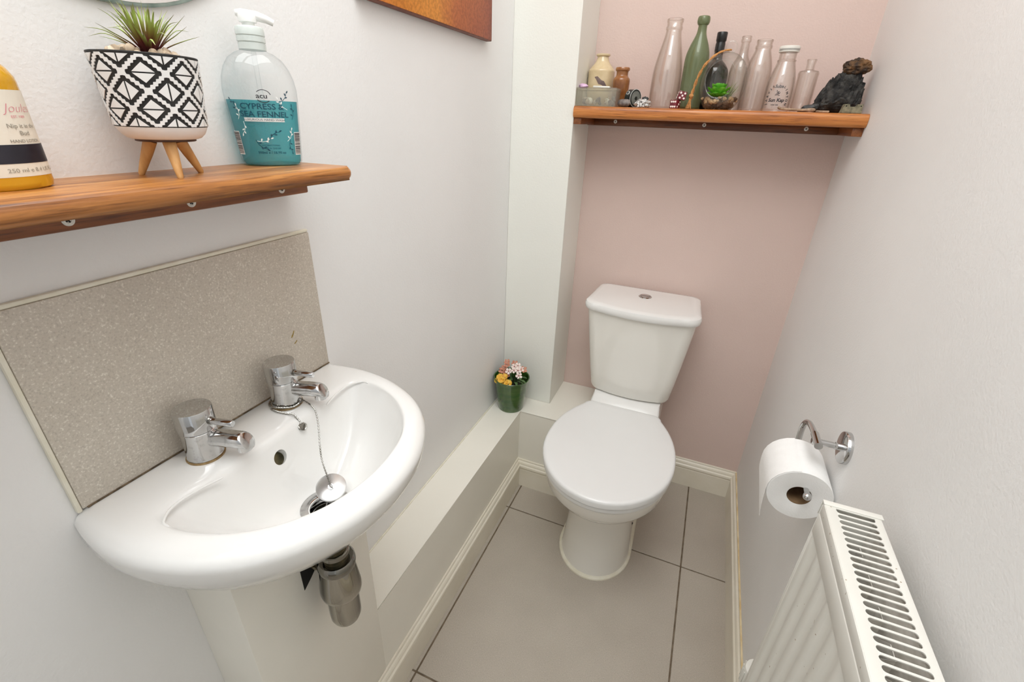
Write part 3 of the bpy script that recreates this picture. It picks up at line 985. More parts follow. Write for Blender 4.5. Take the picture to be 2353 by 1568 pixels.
for row in range(4):
    z_a = PZ0 + H * row
    for c in range(2 * NC):
        u0 = c * .5
        up = ((c + row) % 2 == 1)
        za, zb = (z_a, z_a + H) if up else (z_a + H, z_a)
        # lattice bar between two nodes, toothed on both sides
        nt = 6
        A = []
        Bq = []
        sgn = 1 if up else -1
        for i in range(2 * nt + 1):
            t = i / (2 * nt)
            uu, zz = u0 + .5 * t, za + (zb - za) * t
            wv = .105 if i % 2 else .045
            A.append((uu - wv * .5 * sgn * .9, zz + wv * .5 * H * 2.0))
            Bq.append((uu + wv * .5 * sgn * .9, zz - wv * .5 * H * 2.0))
        va = [bm.verts.new(pot_pt(*p, .0007)) for p in A]
        vb = [bm.verts.new(pot_pt(*p, .0007)) for p in Bq]
        wa = [bm.verts.new(pot_pt(*p, -.0003)) for p in A]
        wb = [bm.verts.new(pot_pt(*p, -.0003)) for p in Bq]
        for i in range(2 * nt):
            bm.faces.new((va[i], va[i + 1], vb[i + 1], vb[i]))
            bm.faces.new((wa[i], wa[i + 1], va[i + 1], va[i]))
            bm.faces.new((vb[i], vb[i + 1], wb[i + 1], wb[i]))
rl = from_bm('white_relief', bm, 'white_pot', pb, smooth=False)
rl['kind'] = 'stuff'
random.seed(11)
peb = None
for i in range(46):
    q, rr = random.uniform(0, 2 * pi), .036 * math.sqrt(random.random())
    p = (rr * cos(q), rr * sin(q), PZ1 - .002 + random.uniform(0, .005) + .004 * (1 - rr / .036))
    sc = random.uniform(.75, 1.25)
    if peb is None:
        peb = from_bm('pebble', blob_bm(.0042, 2, .3, 3, 2, (1, .8, .7)), 'pebble', ap)
        peb.location = p
    else:
        dup(peb, parent=ap, loc=p, rot=(random.uniform(0, 6), random.uniform(0, 6), random.uniform(0, 6)), scale=(sc, sc, sc))
def blade(name, path, wmax, mat, parent, loc=(0, 0, 0), flat=.35, wprof=None):
    """narrow curved leaf with real thickness and a root-to-tip coordinate"""
    P = smooth_path(path, 4)
    n = len(P)
    rings = []
    for i, p in enumerate(P):
        t = i / (n - 1)
        wd = wmax * (wprof(t) if wprof else (1 - t ** 2.2) * .9 + .10 * (1 - t)) + .00012
        T = (P[min(i + 1, n - 1)] - P[max(i - 1, 0)]).normalized()
        s_ = T.cross(V((0, 0, 1)))
        s_ = s_.normalized() if s_.length > 1e-4 else V((1, 0, 0))
        u_ = s_.cross(T)
        rings.append([p + s_ * wd, p + u_ * wd * flat, p - s_ * wd, p - u_ * wd * flat])
    bm = loft(rings)
    uv = bm.loops.layers.uv.new()
    bm.verts.ensure_lookup_table()
    idx = {v: i // 4 for i, v in enumerate(bm.verts)}
    for f in bm.faces:
        for l in f.loops:
            l[uv].uv = (idx[l.vert] / (n - 1), 0)
    return from_bm(name, bm, mat, parent, loc)
random.seed(5)
root = V((.004, .004, PZ1 + .001))
for i in range(64):
    az = random.uniform(0, 2 * pi)
    el = rad(22 + 64 * (i / 64) ** .9 + random.uniform(-6, 6))
    L = random.uniform(.036, .047)
    d = V((cos(az) * cos(el), sin(az) * cos(el), sin(el)))
    droop = random.uniform(-.004, .007) if el < .8 else random.uniform(-.002, .006)
    side = V((-sin(az), cos(az), 0)) * random.uniform(-.006, .006)
    pts = [V((0, 0, 0)), d * L * .33 + V((0, 0, .003)), d * L * .68 + side * .4 + V((0, 0, .003)), d * L + side + V((0, 0, -droop))]
    blade('leaf', pts, .00155, 'air_leaf', ap, root + V((cos(az) * .003, sin(az) * .003, 0)))

# ------------------------------------------------------------------ soap dispenser
sb = thing('soap_dispenser', (-.5435, .4795, ZS), 'clear pump bottle half full of teal hand wash on the shelf', 'bottle')
sb.rotation_euler = (0, 0, rad(43))
SB_P = [(.030, 0), (.0335, .0012), (.0358, .005), (.0365, .012), (.0392, .045), (.0415, .075), (.0418, .088), (.0400, .100), (.0360, .111), (.0295, .1205), (.0215, .1262), (.0155, .1285), (.0145, .130)]
SK = .70
def sb_r(z):
    for (r0, z0_), (r1, z1_) in zip(SB_P, SB_P[1:]):
        if z0_ <= z <= z1_:
            return r0 + (r1 - r0) * (z - z0_) / (z1_ - z0_)
    return SB_P[-1][0]
def sb_pt(s, z, out=0):
    r = sb_r(z)
    q = -pi / 2 + s / .034
    return V(((r + out) * cos(q), (r * SK + out) * sin(q), z))
lathe('bottle_wall', SB_P, 'plastic_clear', sb, 64, 1, SK)
ZLQ = .0755
lq = [(r - .0016, max(z, .0016)) for r, z in SB_P if z < ZLQ] + [(sb_r(ZLQ) - .0016, ZLQ)]
lathe('liquid_soap', lq, 'soap_liquid', sb, 64, 1, SK)
from_bm('dip_tube', tube_bm([(0, 0, .128), (0, 0, .006)], .0028, 12), 'plastic_clear', sb)
co = lathe('collar', [(.0150, .1295), (.0152, .1360), (.0146, .1364), (.0146, .1372), (.0156, .1376), (.0156, .1425), (.0150, .1428), (.0150, .1438), (.0158, .1442), (.0158, .1500), (.0150, .1525), (.0120, .1535), (.0070, .1538)], 'collar', sb, 44)
pu = lathe('pump_head', [(.0068, .1535), (.0068, .1570), (.0098, .1575), (.0104, .1640), (.0090, .1665), (0, .1672)], 'pump', sb, 28)
pa = V((.95, .10, 0)).normalized()
tube('pump_spout', [V((0, 0, .1660)) - pa * .012, V((0, 0, .1655)) - pa * .006, V((0, 0, .1645)) + pa * .010, V((0, 0, .1620)) + pa * .0205, V((0, 0, .1590)) + pa * .0275], [.0030, .0052, .0052, .0042, .0034], 'pump', pu, 16)
sf = lambda dx, dy, o_=.0006: (lambda a, b: sb_pt(a + dx, b + dy, o_))
for nm, txt, sz, dx, dy, mt, bd in (('print', 'acu', .0075, .0025, .0800, 'ink_dark', .00012), ('print', 'CYPRESS &', .0088, .001, .0685, 'ink_teal', .00008), ('print', 'SEA FENNEL', .0088, .0025, .0600, 'ink_teal', .00008),
                        ('print', 'ANTIBACTERIAL', .0026, .0035, .0250, 'ink_teal', 0), ('print', 'MADE IN THE UK', .0026, .0035, .0215, 'ink_teal', 0), ('print', '500ml e / 16.9fl oz', .0040, .0035, .0165, 'ink_teal', .00004)):
    print_on(nm, text_geo(txt, sz, bd), sf(dx, dy), mt, sb)
arc = [(.0068 * cos(q), .0068 * sin(q)) for q in [rad(x) for x in range(15, 150, 9)]]
arc2 = [(.0068 * cos(q), .0068 * sin(q)) for q in [rad(x) for x in range(215, 320, 9)]]
print_on('print', join_geo([stroke_geo(arc, .00035), stroke_geo(arc2, .00045)]), sf(.004, .0800), 'ink_dark', sb)
print_on('print_strip', rect_geo(-.0185, .0215, .0520, .0562, 16), sf(0, 0, .0005), 'ink_white', sb)
print_on('print', text_geo('LUXURIOUS HAND WASH', .0034, 0), sf(.0015, .0541, .0008), 'ink_teal', sb)
def sprig(x, y, rot, flip, mat):
    gs = [stroke_geo([(0, 0), (.003 * flip, .005), (.0035 * flip, .010), (.002 * flip, .015)], [.0003, .0003, .0003, .0002])]
    for (a, b, an) in ((.002, .004, .9), (.003, .008, -.7), (.003, .0105, .8), (.0025, .014, 0)):
        lf_ = [(0, 0), (.0007, .0012), (.0008, .0024), (0, .0038), (-.0008, .0024), (-.0007, .0012)]
        c_, s_ = cos(an), sin(an)
        gs.append(([(flip * a + p * c_ - q * s_, b + p * s_ + q * c_) for p, q in lf_], [(0, 1, 2, 3, 4, 5)]))
    return move_geo(join_geo(gs), x, y, rot)
print_on('leaf_print', join_geo([sprig(-.0255, .054, .1, 1, 0), sprig(-.020, .052, 2.7, -1, 0), sprig(-.010, .030, -1.2, 1, 0), sprig(.022, .030, -.3, 1, 0), sprig(.026, .066, .5, -1, 0)]), sf(0, 0, .0006), 'ink_white', sb)
print_on('leaf_print', join_geo([sprig(-.0255, .062, .6, 1, 0), sprig(-.012, .031, -2.2, 1, 0), sprig(.002, .031, -1.0, -1, 0), sprig(.030, .055, .1, 1, 0), sprig(.016, .074, -.6, 1, 0), sprig(.025, .032, -2.9, 1, 0)]), sf(.001, .0, .0007), 'ink_teal', sb)
for cx_ in (-.036, .038):
    print_on('barcode_panel', rect_geo(cx_ - .0060, cx_ + .0060, .0135, .0405, 6), sf(0, 0, .0004), 'ink_white', sb)
    random.seed(9)
    gs = []
    h = .015
    while h < .039:
        t_ = random.choice((.0004, .0007, .0011))
        gs.append(rect_geo(cx_ - .0055, cx_ + .0055, h, h + t_, 6))
        h += t_ + random.choice((.0005, .0008))
    print_on('barcode', join_geo(gs), sf(0, 0, .0006), 'ink_dark', sb)

# ------------------------------------------------------------------ toilet
TX = -.1235
tl = thing('toilet', (TX, 1.25, 0), 'white close coupled toilet against the pink wall', 'toilet')
def egg(hw, yf, yc, yb, hwb, n=28, pw=2.0, rc=.02, round_back=False):
    """plan outline: rounded front towards -y, sides running back to a narrower flat back"""
    pts = []
    for i in range(n + 1):
        a = -pi / 2 + pi * i / n            # right side at +pi/2
        sx_ = sin(a)
        cx_ = cos(a)
        pts.append((hw * (abs(sx_) ** (2 / pw)) * (1 if sx_ >= 0 else -1), yc - (yc - yf) * abs(cx_) ** (2 / pw)))
    for i in range(1, 9):
        t = i / 9
        e = (t ** 2.3) if round_back else math.sin(pi / 2 * min(1, t * 1.5)) ** 1.4
        pts.append((hw + (hwb - hw) * e, yc + (yb - rc - yc) * t))
    for i in range(5):
        a = rad(90 * i / 4)
        pts.append((hwb - rc + rc * cos(a), yb - rc + rc * sin(a)))
    m = [(-x, y) for x, y in pts[n + 1:]][::-1]
    return pts + m
def tring(z, **k):
    return [(TX + x, y, z) for x, y in egg(**k)]
pan = [tring(0, hw=.110, yf=.988, yc=1.12, yb=1.50, hwb=.104), tring(.012, hw=.109, yf=.990, yc=1.12, yb=1.50, hwb=.104), tring(.10, hw=.101, yf=1.004, yc=1.13, yb=1.50, hwb=.10),
       tring(.20, hw=.096, yf=1.008, yc=1.13, yb=1.50, hwb=.10), tring(.255, hw=.102, yf=.992, yc=1.12, yb=1.50, hwb=.102), tring(.290, hw=.130, yf=.942, yc=1.10, yb=1.51, hwb=.106),
       tring(.325, hw=.156, yf=.898, yc=1.08, yb=1.52, hwb=.110), tring(.355, hw=.169, yf=.877, yc=1.07, yb=1.525, hwb=.113), tring(.388, hw=.174, yf=.870, yc=1.07, yb=1.525, hwb=.115),
       tring(.3935, hw=.171, yf=.874, yc=1.07, yb=1.523, hwb=.113)]
pano = adopt(from_bm('pan', loft(pan), 'ceramic_warm'), tl)
ck = [tring(0, hw=.117, yf=.980, yc=1.12, yb=1.49, hwb=.110), tring(.004, hw=.116, yf=.981, yc=1.12, yb=1.49, hwb=.109), tring(.0085, hw=.1095, yf=.989, yc=1.12, yb=1.49, hwb=.104)]
adopt(from_bm('floor_sealant', loft(ck), 'caulk'), tl)
bm = tube_bm([(TX + .0905, 1.165, .098), (TX + .1015, 1.160, .098)], .005, 16)
adopt(from_bm('screw_hole', bm, 'black_void'), tl)
# raised rear platform the cistern sits on
pf = [tring(.392, hw=.113, yf=1.24, yc=1.30, yb=1.525, hwb=.113, pw=4), tring(.420, hw=.112, yf=1.305, yc=1.33, yb=1.525, hwb=.112, pw=4), tring(.440, hw=.108, yf=1.335, yc=1.36, yb=1.522, hwb=.108, pw=4)]
adopt(from_bm('rear_platform', loft(pf), 'ceramic'), tl)
seat = [tring(z, hw=.180 - k, yf=.863 + k, yc=1.075, yb=1.296 - k, hwb=.122 - k, rc=.022, round_back=True) for z, k in ((.395, .004), (.398, .0008), (.408, 0), (.411, .002))]
adopt(from_bm('seat', loft(seat), 'seat_plastic'), tl)
lid = [tring(z, hw=.1825 - k, yf=.859 + k, yc=1.075, yb=1.300 - k * .8, hwb=.124 - k, rc=.024, round_back=True) for z, k in ((.412, .003), (.414, .0006), (.427, 0), (.4315, .0015), (.4340, .0045), (.4352, .010), (.4362, .035))]
bm = loft(lid)
adopt(from_bm('lid', bm, 'seat_plastic'), tl)
for s_ in (-1, 1):
    bm = tube_bm([(TX + s_ * .055, 1.300, .417), (TX + s_ * .095, 1.300, .417)], .010, 16)
    adopt(from_bm('hinge', bm, 'seat_plastic'), tl)
# cistern
def cis(z, hw, yf, bow, yb, rc, n=9):
    pts = []
    corner_y = yf + bow
    fr = [(-hw + rc) + (2 * (hw - rc)) * i / 16 for i in range(17)]
    for x in fr:
        pts.append((x, yf + bow * (abs(x) / hw) ** 2.2))
    y_c = yf + bow * ((hw - rc) / hw) ** 2.2
    for i in range(1, n):
        a = -pi / 2 + (pi / 2) * i / n + .0
        pts.append((hw - rc + rc * cos(a), y_c + rc + rc * sin(a)))
    for i in range(5):
        t = i / 4
        pts.append((hw - .010 * t, y_c + rc + (yb - rc * .6 - y_c - rc) * t))
    for i in range(1, n + 1):
        a = (pi / 2) * i / n
        r2 = rc * .6
        pts.append((hw - .010 - r2 + r2 * cos(a), yb - r2 + r2 * sin(a)))
    m = [(-x, y) for x, y in pts[17:]][::-1]
    return [(TX + x, y, z) for x, y in pts + m]
body = [cis(.443, .118, 1.352, .024, 1.505, .030), cis(.446, .126, 1.343, .027, 1.512, .036), cis(.456, .131, 1.338, .028, 1.518, .040), cis(.520, .1395, 1.330, .030, 1.522, .040),
        cis(.640, .1535, 1.317, .033, 1.525, .038), cis(.737, .164, 1.309, .034, 1.527, .036), cis(.740, .162, 1.311, .034, 1.525, .036)]
cb = adopt(from_bm('cistern', loft(body), 'ceramic_warm'), tl)
cl = [cis(.7385, .166, 1.306, .034, 1.529, .036), cis(.7400, .171, 1.300, .036, 1.533, .040), cis(.7440, .1735, 1.297, .037, 1.535, .042), cis(.755, .1740, 1.2965, .037, 1.535, .042), cis(.762, .1715, 1.299, .037, 1.533, .041), cis(.7655, .166, 1.305, .036, 1.528, .040), cis(.7668, .155, 1.316, .034, 1.518, .036)]
clo = adopt(from_bm('cistern_lid', loft(cl), 'ceramic'), tl)
fb = V((TX - .004, 1.448, .7662))
o = lathe('flush_button', [(.0205, 0), (.0205, .0015), (.0185, .0032), (.0160, .0030), (.0155, .0014), (0, .0014)], 'chrome', tl, 40)
adopt(o, tl)
o.location = fb
for s_ in (-1, 1):
    bm = bmesh.new()
    pts = [(.0142 * cos(rad(a)), .0142 * sin(rad(a))) for a in range(8, 173, 12)]
    bm = prism_bm(pts if s_ > 0 else [(-x, -y) for x, y in pts], .0022)
    q = from_bm('button_half', bm, 'chrome', o, loc=(0, 0, .0012))

# ------------------------------------------------------------------ flower pot on the ledge
FP = V((-.5150, 1.294, ZL))
fp = thing('potted_flowers', FP, 'small green pot of pink and yellow flowers on the boxing ledge', 'potted plant')
lathe('pot', [(.040, 0), (.0435, .001), (.0450, .004), (.0520, .060), (.0570, .100), (.0625, .1225), (.0632, .1245), (.0622, .1255), (.0595, .1240), (.0545, .100), (.0500, .070)], 'green_pot', fp, 64)
lathe('soil', [(.051, .078), (.051, .090), (.030, .094), (0, .095)], 'soil', fp, 32)
random.seed(21)
def flower_mesh(pn_, pw_, pl_, cup, ruff):
    bm = bmesh.new()
    for k in range(pn_):
        a = 2 * pi * k / pn_
        R_ = Matrix.Rotation(a, 3, 'Z')
        out = [(.10, 0), (.35, .55), (.70, 1.0), (.92, .75), (1.0, .0), (.92, -.75), (.70, -1.0), (.35, -.55)]
        top = [bm.verts.new(R_ @ V((x * pl_, y * pw_, cup * (x * x) * pl_ + ruff * pl_ * sin(y * 3 + k) + .0004))) for x, y in out]
        bot = [bm.verts.new(R_ @ V((x * pl_, y * pw_, cup * (x * x) * pl_ + ruff * pl_ * sin(y * 3 + k) - .0004))) for x, y in out]
        bm.faces.new(top)
        bm.faces.new(bot[::-1])
        for i in range(8):
            j = (i + 1) % 8
            bm.faces.new((bot[i], bot[j], top[j], top[i]))
    bmesh.ops.recalc_face_normals(bm, faces=bm.faces)
    me = bpy.data.meshes.new('flower')
    bm.to_mesh(me)
    bm.free()
    return me
fm = {'petal_white': flower_mesh(5, .0036, .0095, .10, .0), 'petal_pink': flower_mesh(5, .0040, .0100, .45, .05), 'petal_yellow': flower_mesh(6, .0055, .0105, .65, .12)}
for k_, me in fm.items():
    me.materials.append(M[k_])
eye = blob_bm(.0019, 1, 0, 1, 0, (1, 1, .8))
eye_me = bpy.data.meshes.new('flower_eye')
eye.to_mesh(eye_me)
eye.free()
eye_me.materials.append(M['flower_eye'])
FL = [('petal_white', .012, -.012, .158), ('petal_white', .034, -.020, .146), ('petal_white', -.006, -.016, .152), ('petal_white', .020, .004, .170), ('petal_white', .008, .000, .166), ('petal_white', .032, .000, .162),
      ('petal_white', .026, -.010, .160), ('petal_pink', .004, .014, .168), ('petal_pink', .040, .006, .158), ('petal_pink', -.022, .008, .160), ('petal_pink', -.030, .000, .150), ('petal_pink', -.034, -.008, .143), ('petal_pink', -.020, -.008, .141),
      ('petal_pink', -.026, .018, .166), ('petal_pink', -.012, -.018, .136), ('petal_yellow', -.030, -.030, .128), ('petal_yellow', -.014, -.028, .131), ('petal_yellow', -.008, -.041, .120), ('petal_yellow', .006, -.045, .118), ('petal_yellow', -.034, -.036, .116), ('petal_yellow', -.018, -.042, .124)]
for kk, x, y, z in FL:
    o = bpy.data.objects.new('flower', fm[kk])
    COL.objects.link(o)
    o.parent = fp
    o.location = (x, y, z)
    d = V((x * 12 + .25, y * 12 - .75, 1.0)).normalized() if kk != 'petal_yellow' else V((x * 8, -.55, 1)).normalized()
    o.rotation_euler = V((0, 0, 1)).rotation_difference(d).to_euler()
    sc = random.uniform(1.1, 1.35)
    o.scale = (sc, sc, sc)
    if kk == 'petal_white':
        e = bpy.data.objects.new('flower_eye', eye_me)
        COL.objects.link(e)
        e.parent = o
        e.location = (0, 0, .0008)
    tube('stem', smooth_path([(x * .35, y * .35 + .004, .092), (x * .6, y * .6, .092 + (z - .092) * .5), (x - d.x * .001, y - d.y * .001, z - .0008)], 4), .0010, 'leaf_green', fp, 6)
lw_ = lambda t: max(.05, sin(pi * min(1, t * .92 + .08)) ** .8)
for (x, y, z, az, L) in ((.018, -.018, .118, -50, .026), (.020, -.014, .120, -15, .030), (.030, -.010, .124, -20, .030), (.006, -.020, .120, -80, .022), (.026, .004, .122, 20, .026), (.014, -.014, .124, -120, .026),
                         (.030, -.022, .136, -25, .018), (-.006, .010, .120, 130, .026), (.008, -.010, .128, 175, .028), (-.018, .004, .128, 100, .024)):
    a = rad(az)
    d = V((cos(a), sin(a), 0))
    blade('leaf', [V((0, 0, -.012)), d * L * .4 + V((0, 0, .003)), d * L * .8 + V((0, 0, .004)), d * L * 1.1 + V((0, 0, .000))], .0052, 'leaf_green', fp, (x, y, z), .12, lw_)

# ------------------------------------------------------------------ toilet roll and holder
hx, hy, hz = XR, .782, .794
th_ = thing('toilet_roll_holder', (hx, hy, hz), 'chrome hook toilet roll holder on round wall plate', 'roll holder')
from_bm('wall_plate', tube_bm([(0, 0, 0), (-.0070, 0, 0), (-.0085, 0, 0), (-.0090, 0, 0)], [.0275, .0275, .0265, .0245], 48), 'chrome', th_)
from_bm('post', tube_bm([(-.008, 0, 0), (-.018, 0, 0), (-.0185, 0, 0), (-.052, 0, 0)], [.0062, .0062, .0052, .0052], 24), 'chrome', th_)
ax = -.0470
rl_z = .722 - hz + .001
arm = smooth_path([(ax, -.020, .006), (ax, -.004, .006), (ax, .030, .004), (ax, .062, -.003), (ax, .080, -.016), (ax, .086, -.034), (ax, .080, -.058), (ax, .062, rl_z - .001), (ax, .03, rl_z), (ax, -.030, rl_z), (ax, -.058, rl_z)], 6)
from_bm('arm', tube_bm(arm, .0050, 20), 'chrome', th_)
from_bm('arm_end', blob_bm(.0068, 3, 0, 1, 0, (1, 1.15, 1)), 'chrome', th_, loc=(ax, -.060, rl_z))
bm = tube_bm([(ax, -.024, .006), (ax, .012, .006)], .0064, 20)
from_bm('arm_sleeve', bm, 'chrome', th_)
RX, RZ, RR = .2405, .7075, .0495
tr = thing('toilet_roll', (RX, .738, RZ), 'white toilet roll hanging from the chrome hook', 'toilet roll')
prof_r = [(.0185, 0), (.0200, -.0005), (RR - .001, -.0005), (RR, .0008), (RR, .0970), (RR - .001, .098), (.0200, .098), (.0185, .0975)]
bm = lathe_bm(prof_r, 64, cap0=False, cap1=False)
bm.faces.ensure_lookup_table()
bmesh.ops.rotate(bm, verts=bm.verts, matrix=Matrix.Rotation(-pi / 2, 3, 'X'))
from_bm('paper', bm, 'paper', tr)
bm = lathe_bm([(.0192, 0), (.0192, .0975), (.0180, .0975), (.0180, 0)], 48, cap0=False, cap1=False)
bmesh.ops.rotate(bm, verts=bm.verts, matrix=Matrix.Rotation(-pi / 2, 3, 'X'))
from_bm('core', bm, 'card_core', tr)
# hanging torn sheet
rg = []
for i in range(15):
    t = i / 14
    if t < .4:
        a = rad(100 + 80 * t / .4)
        x, z = (RR + .0006) * cos(a), (RR + .0006) * sin(a)
    else:
        k = (t - .4) / .6
        x, z = -(RR + .0006) + .005 * k * k, -.066 * k
    k = max(0, (t - .4) / .6)
    rg.append([(x, .0, z), (x, .098, z * (1 - .38 * k)), (x - .0005, .098, z * (1 - .38 * k)), (x - .0005, .0, z)])
from_bm('torn_sheet', loft(rg), 'paper', tr)

# ------------------------------------------------------------------ radiator
RF, RB_, RT_, RBT, RY1, RY0 = .2085, .268, .8475, .40, .558, -.12
ra = thing('radiator', (.24, .2, RBT), 'white panel radiator with slotted top grille on the right wall', 'radiator')
# front panel with vertical flutes
pts = []
n_fl = 17
Lr = RY1 - RY0 - .03
y = RY1 - .016
prof_f = [(RF, RY1 - .004), (RF, RY1 - .016)]
pitch = .0335
k = 0
yy = RY1 - .020
while yy - pitch > RY0 + .01:
    prof_f += [(RF, yy), (RF + .0010, yy - .0020), (RF + .0030, yy - .0075), (RF + .0036, yy - .0110), (RF + .0030, yy - .0145), (RF + .0010, yy - .0200), (RF, yy - .0220)]
    yy -= pitch
prof_f += [(RF, RY0)]
def sheet(points, z0_, z1_, t):
    rings = []
    for (x, yv) in points:
        rings.append([(x, yv, z0_), (x, yv, z1_), (x + t, yv, z1_), (x + t, yv, z0_)])
    return loft(rings)
bm = sheet(prof_f, RBT + .03, RT_ - .048, .0012)
adopt(from_bm('front_panel', bm, 'rad_paint'), ra)
child_box('panel_edge', ra, RF - .0008, RF + .0075, RY0, RY1 - .003, RT_ - .049, RT_ - .016, 'rad_paint', .003, 3)
child_box('panel_edge', ra, RF - .0008, RF + .0075, RY0, RY1 - .003, RBT, RBT + .031, 'rad_paint', .003, 3)
child_box('panel_edge', ra, RF - .0003, RF + .0060, RY1 - .011, RY1 - .003, RBT + .01, RT_ - .02, 'rad_paint', .002, 3)
child_box('back_panel', ra, RB_ - .004, RB_, RY0, RY1 - .004, RBT, RT_ - .012, 'rad_dirty', .001)
zig = []
yy = RY1 - .012
k = 0
while yy > RY0 + .02:
    x0_, x1_ = RF + .0085, RB_ - .018
    zig += ([(x0_, yy), (x1_, yy - .009)] if k % 2 == 0 else [(x1_, yy - .009 - .004), (x0_, yy - .0)])[:2] if False else [(x0_, yy), (x0_, yy - .010), (x1_, yy - .017), (x1_, yy - .034)]
    yy -= .042
bm = sheet(zig, RBT + .03, RT_ - .030, .0008)
adopt(from_bm('convector_fin', bm, 'rad_dirty'), ra)
# top grille: rails plus one bar between every two slots
GX0, GX1 = RF + .0005, RB_ + .0005
SL0, SL1 = GX0 + .0115, GX1 - .0075
zt = RT_
for x0_, x1_ in ((GX0, SL0 + .0002), (SL1 - .0002, GX1)):
    child_box('grille_rail', ra, x0_, x1_, RY0, RY1 - .004, zt - .0014, zt, 'rad_paint', .0005, 2)
child_box('grille_fold', ra, GX0 - .0008, GX0 + .0012, RY0, RY1 - .004, zt - .017, zt - .0004, 'rad_paint', .0006, 2)
child_box('grille_fold', ra, GX1 - .0012, GX1, RY0, RY1 - .004, zt - .020, zt - .0004, 'rad_paint', .0005, 2)
pitch = .00935
hs = .0034
Lh = (SL1 - SL0) / 2
def half(sg, yc_):
    p = []
    for i in range(5):
        a = rad(90 * i / 4)
        p.append((-Lh + hs - hs * cos(a), yc_ + sg * hs * sin(a)))
    for i in range(5):
        a = rad(90 - 90 * i / 4)
        p.append((Lh - hs + hs * cos(a), yc_ + sg * hs * sin(a)))
    return p
poly = half(1, 0) + half(-1, pitch)[::-1]
bm = prism_bm(poly, .0013, base=-.0013)
bar = from_bm('grille_bar', bm, 'rad_paint', smooth=False)
yc_ = RY1 - .0125 - pitch
bar.location = ((SL0 + SL1) / 2, yc_, zt - .0001)
adopt(bar, ra)
while yc_ > RY0 + .02:
    yc_ -= pitch
    b_ = dup(bar, parent=ra, loc=((SL0 + SL1) / 2, yc_, zt - .0001))
    b_.matrix_parent_inverse = ra.matrix_basis.inverted()
child_box('grille_rail', ra, SL0, SL1, RY1 - .0125 + hs, RY1 - .004, zt - .0014, zt - .0001, 'rad_paint')
# end cap
child_box('end_cap', ra, RF - .0005, RB_ + .0015, RY1 - .0045, RY1 - .0030, RBT + .03, zt - .004, 'rad_paint', .0004)
child_box('end_cap_lip', ra, GX0 - .0012, GX1 + .0022, RY1 - .0075, RY1 + .0010, zt - .0006, zt + .0012, 'rad_paint', .0005)
child_box('end_cap_lip', ra, GX0 - .0012, GX1 + .0022, RY1 - .0002, RY1 + .0010, zt - .022, zt + .0006, 'rad_paint', .0003)
child_box('wall_bracket', ra, RB_, XR, .40, .43, RT_ - .12, RT_ - .08, 'rad_paint', .001)
# thermostatic valve at the far lower corner
vv = V((.2400, .6020, .385))
bm = lathe_bm([(.0135, -.030), (.0150, -.012), (.0215, -.006), (.0225, .000), (.0225, .034), (.0205, .040), (.0130, .042), (0, .0425)], 40)
vh = adopt(from_bm('valve_head', bm, 'rad_paint'), ra)
vh.location = vv
vh.matrix_parent_inverse = ra.matrix_basis.inverted()
for i in range(18):
    a = 2 * pi * i / 18
    rbm = box_bm(.0222, .0236, -.0011, .0011, .002, .034, .0004, 1)
    bmesh.ops.rotate(rbm, verts=rbm.verts, matrix=Matrix.Rotation(a, 3, 'Z'))
    from_bm('grip_rib', rbm, 'rad_paint', vh)
adopt(from_bm('valve_body', tube_bm([vv + V((0, 0, -.03)), vv + V((0, 0, -.06)), vv + V((0, 0, -.34)), V((vv.x, vv.y, 0))], [.011, .008, .0075, .0075], 20), 'chrome_dull'), ra)
adopt(from_bm('valve_elbow', tube_bm([vv + V((0, 0, -.045)), V((.240, RY1 - .01, vv.z - .045 + .07))], [.009, .009], 18), 'chrome_dull'), ra)

# ------------------------------------------------------------------ things on the back shelf
ZT = ZB + .0003
def vessel(name, x, y, prof_, mat, label, cat='bottle', wall=.0022, n=48, part='glass', group=None):
    t = thing(name, (x, y, ZT), label, cat, group)
    p = list(prof_)
    inner_ = [(max(r - wall, .0005), max(z, .004) if i else .004) for i, (r, z) in enumerate(p)]
    lathe(part, p + inner_[::-1], mat, t, n, cap0=True, cap1=True)
    return t
# clear glass: dense profile helper
def prof_s(pts, sub=4):
    return [(max(p.x, .0004), p.y) for p in smooth_path([(a, b, 0) for a, b in pts], sub)]

# cream stoneware bottle
cr = vessel('stoneware_bottle', -.3535, 1.487, [(.034, 0), (.0365, .002), (.0368, .089)] + prof_s([(.0368, .0895), (.0355, .094), (.028, .103), (.0195, .113), (.0165, .121), (.0150, .126)], 3) + [(.0165, .1268), (.0195, .1285), (.0195, .1318), (.018, .1328), (.0145, .1325)], 'stone_cream', 'cream stoneware bottle with a flat lip behind the plastic box', part='body')
st = stroke_geo([(-.020, .074), (-.014, .073), (-.004, .062), (.004, .060), (.012, .052), (.018, .048)], [.001, .004, .006, .0055, .004, .001])
def on_cr(a, b):
    q = -pi / 2 + .28 + a / .037
    return ((.0368 + .0005) * cos(q), (.0368 + .0005) * sin(q), b)
print_on('dark_stain', st, on_cr, 'purple_stain', cr)
# brown stoneware jar
vessel('stoneware_jar', -.2895, 1.462, [(.0195, 0), (.0205, .0015), (.0228, .060), (.0228, .066)] + prof_s([(.0228, .067), (.0215, .0715), (.0178, .0755), (.0158, .079), (.0158, .086), (.0168, .0895)], 3) + [(.0192, .0910), (.0196, .0950), (.0180, .0980), (.0150, .0982)], 'stone_brown', 'brown salt-glazed stoneware jar beside the cream bottle', 'jar', part='body')
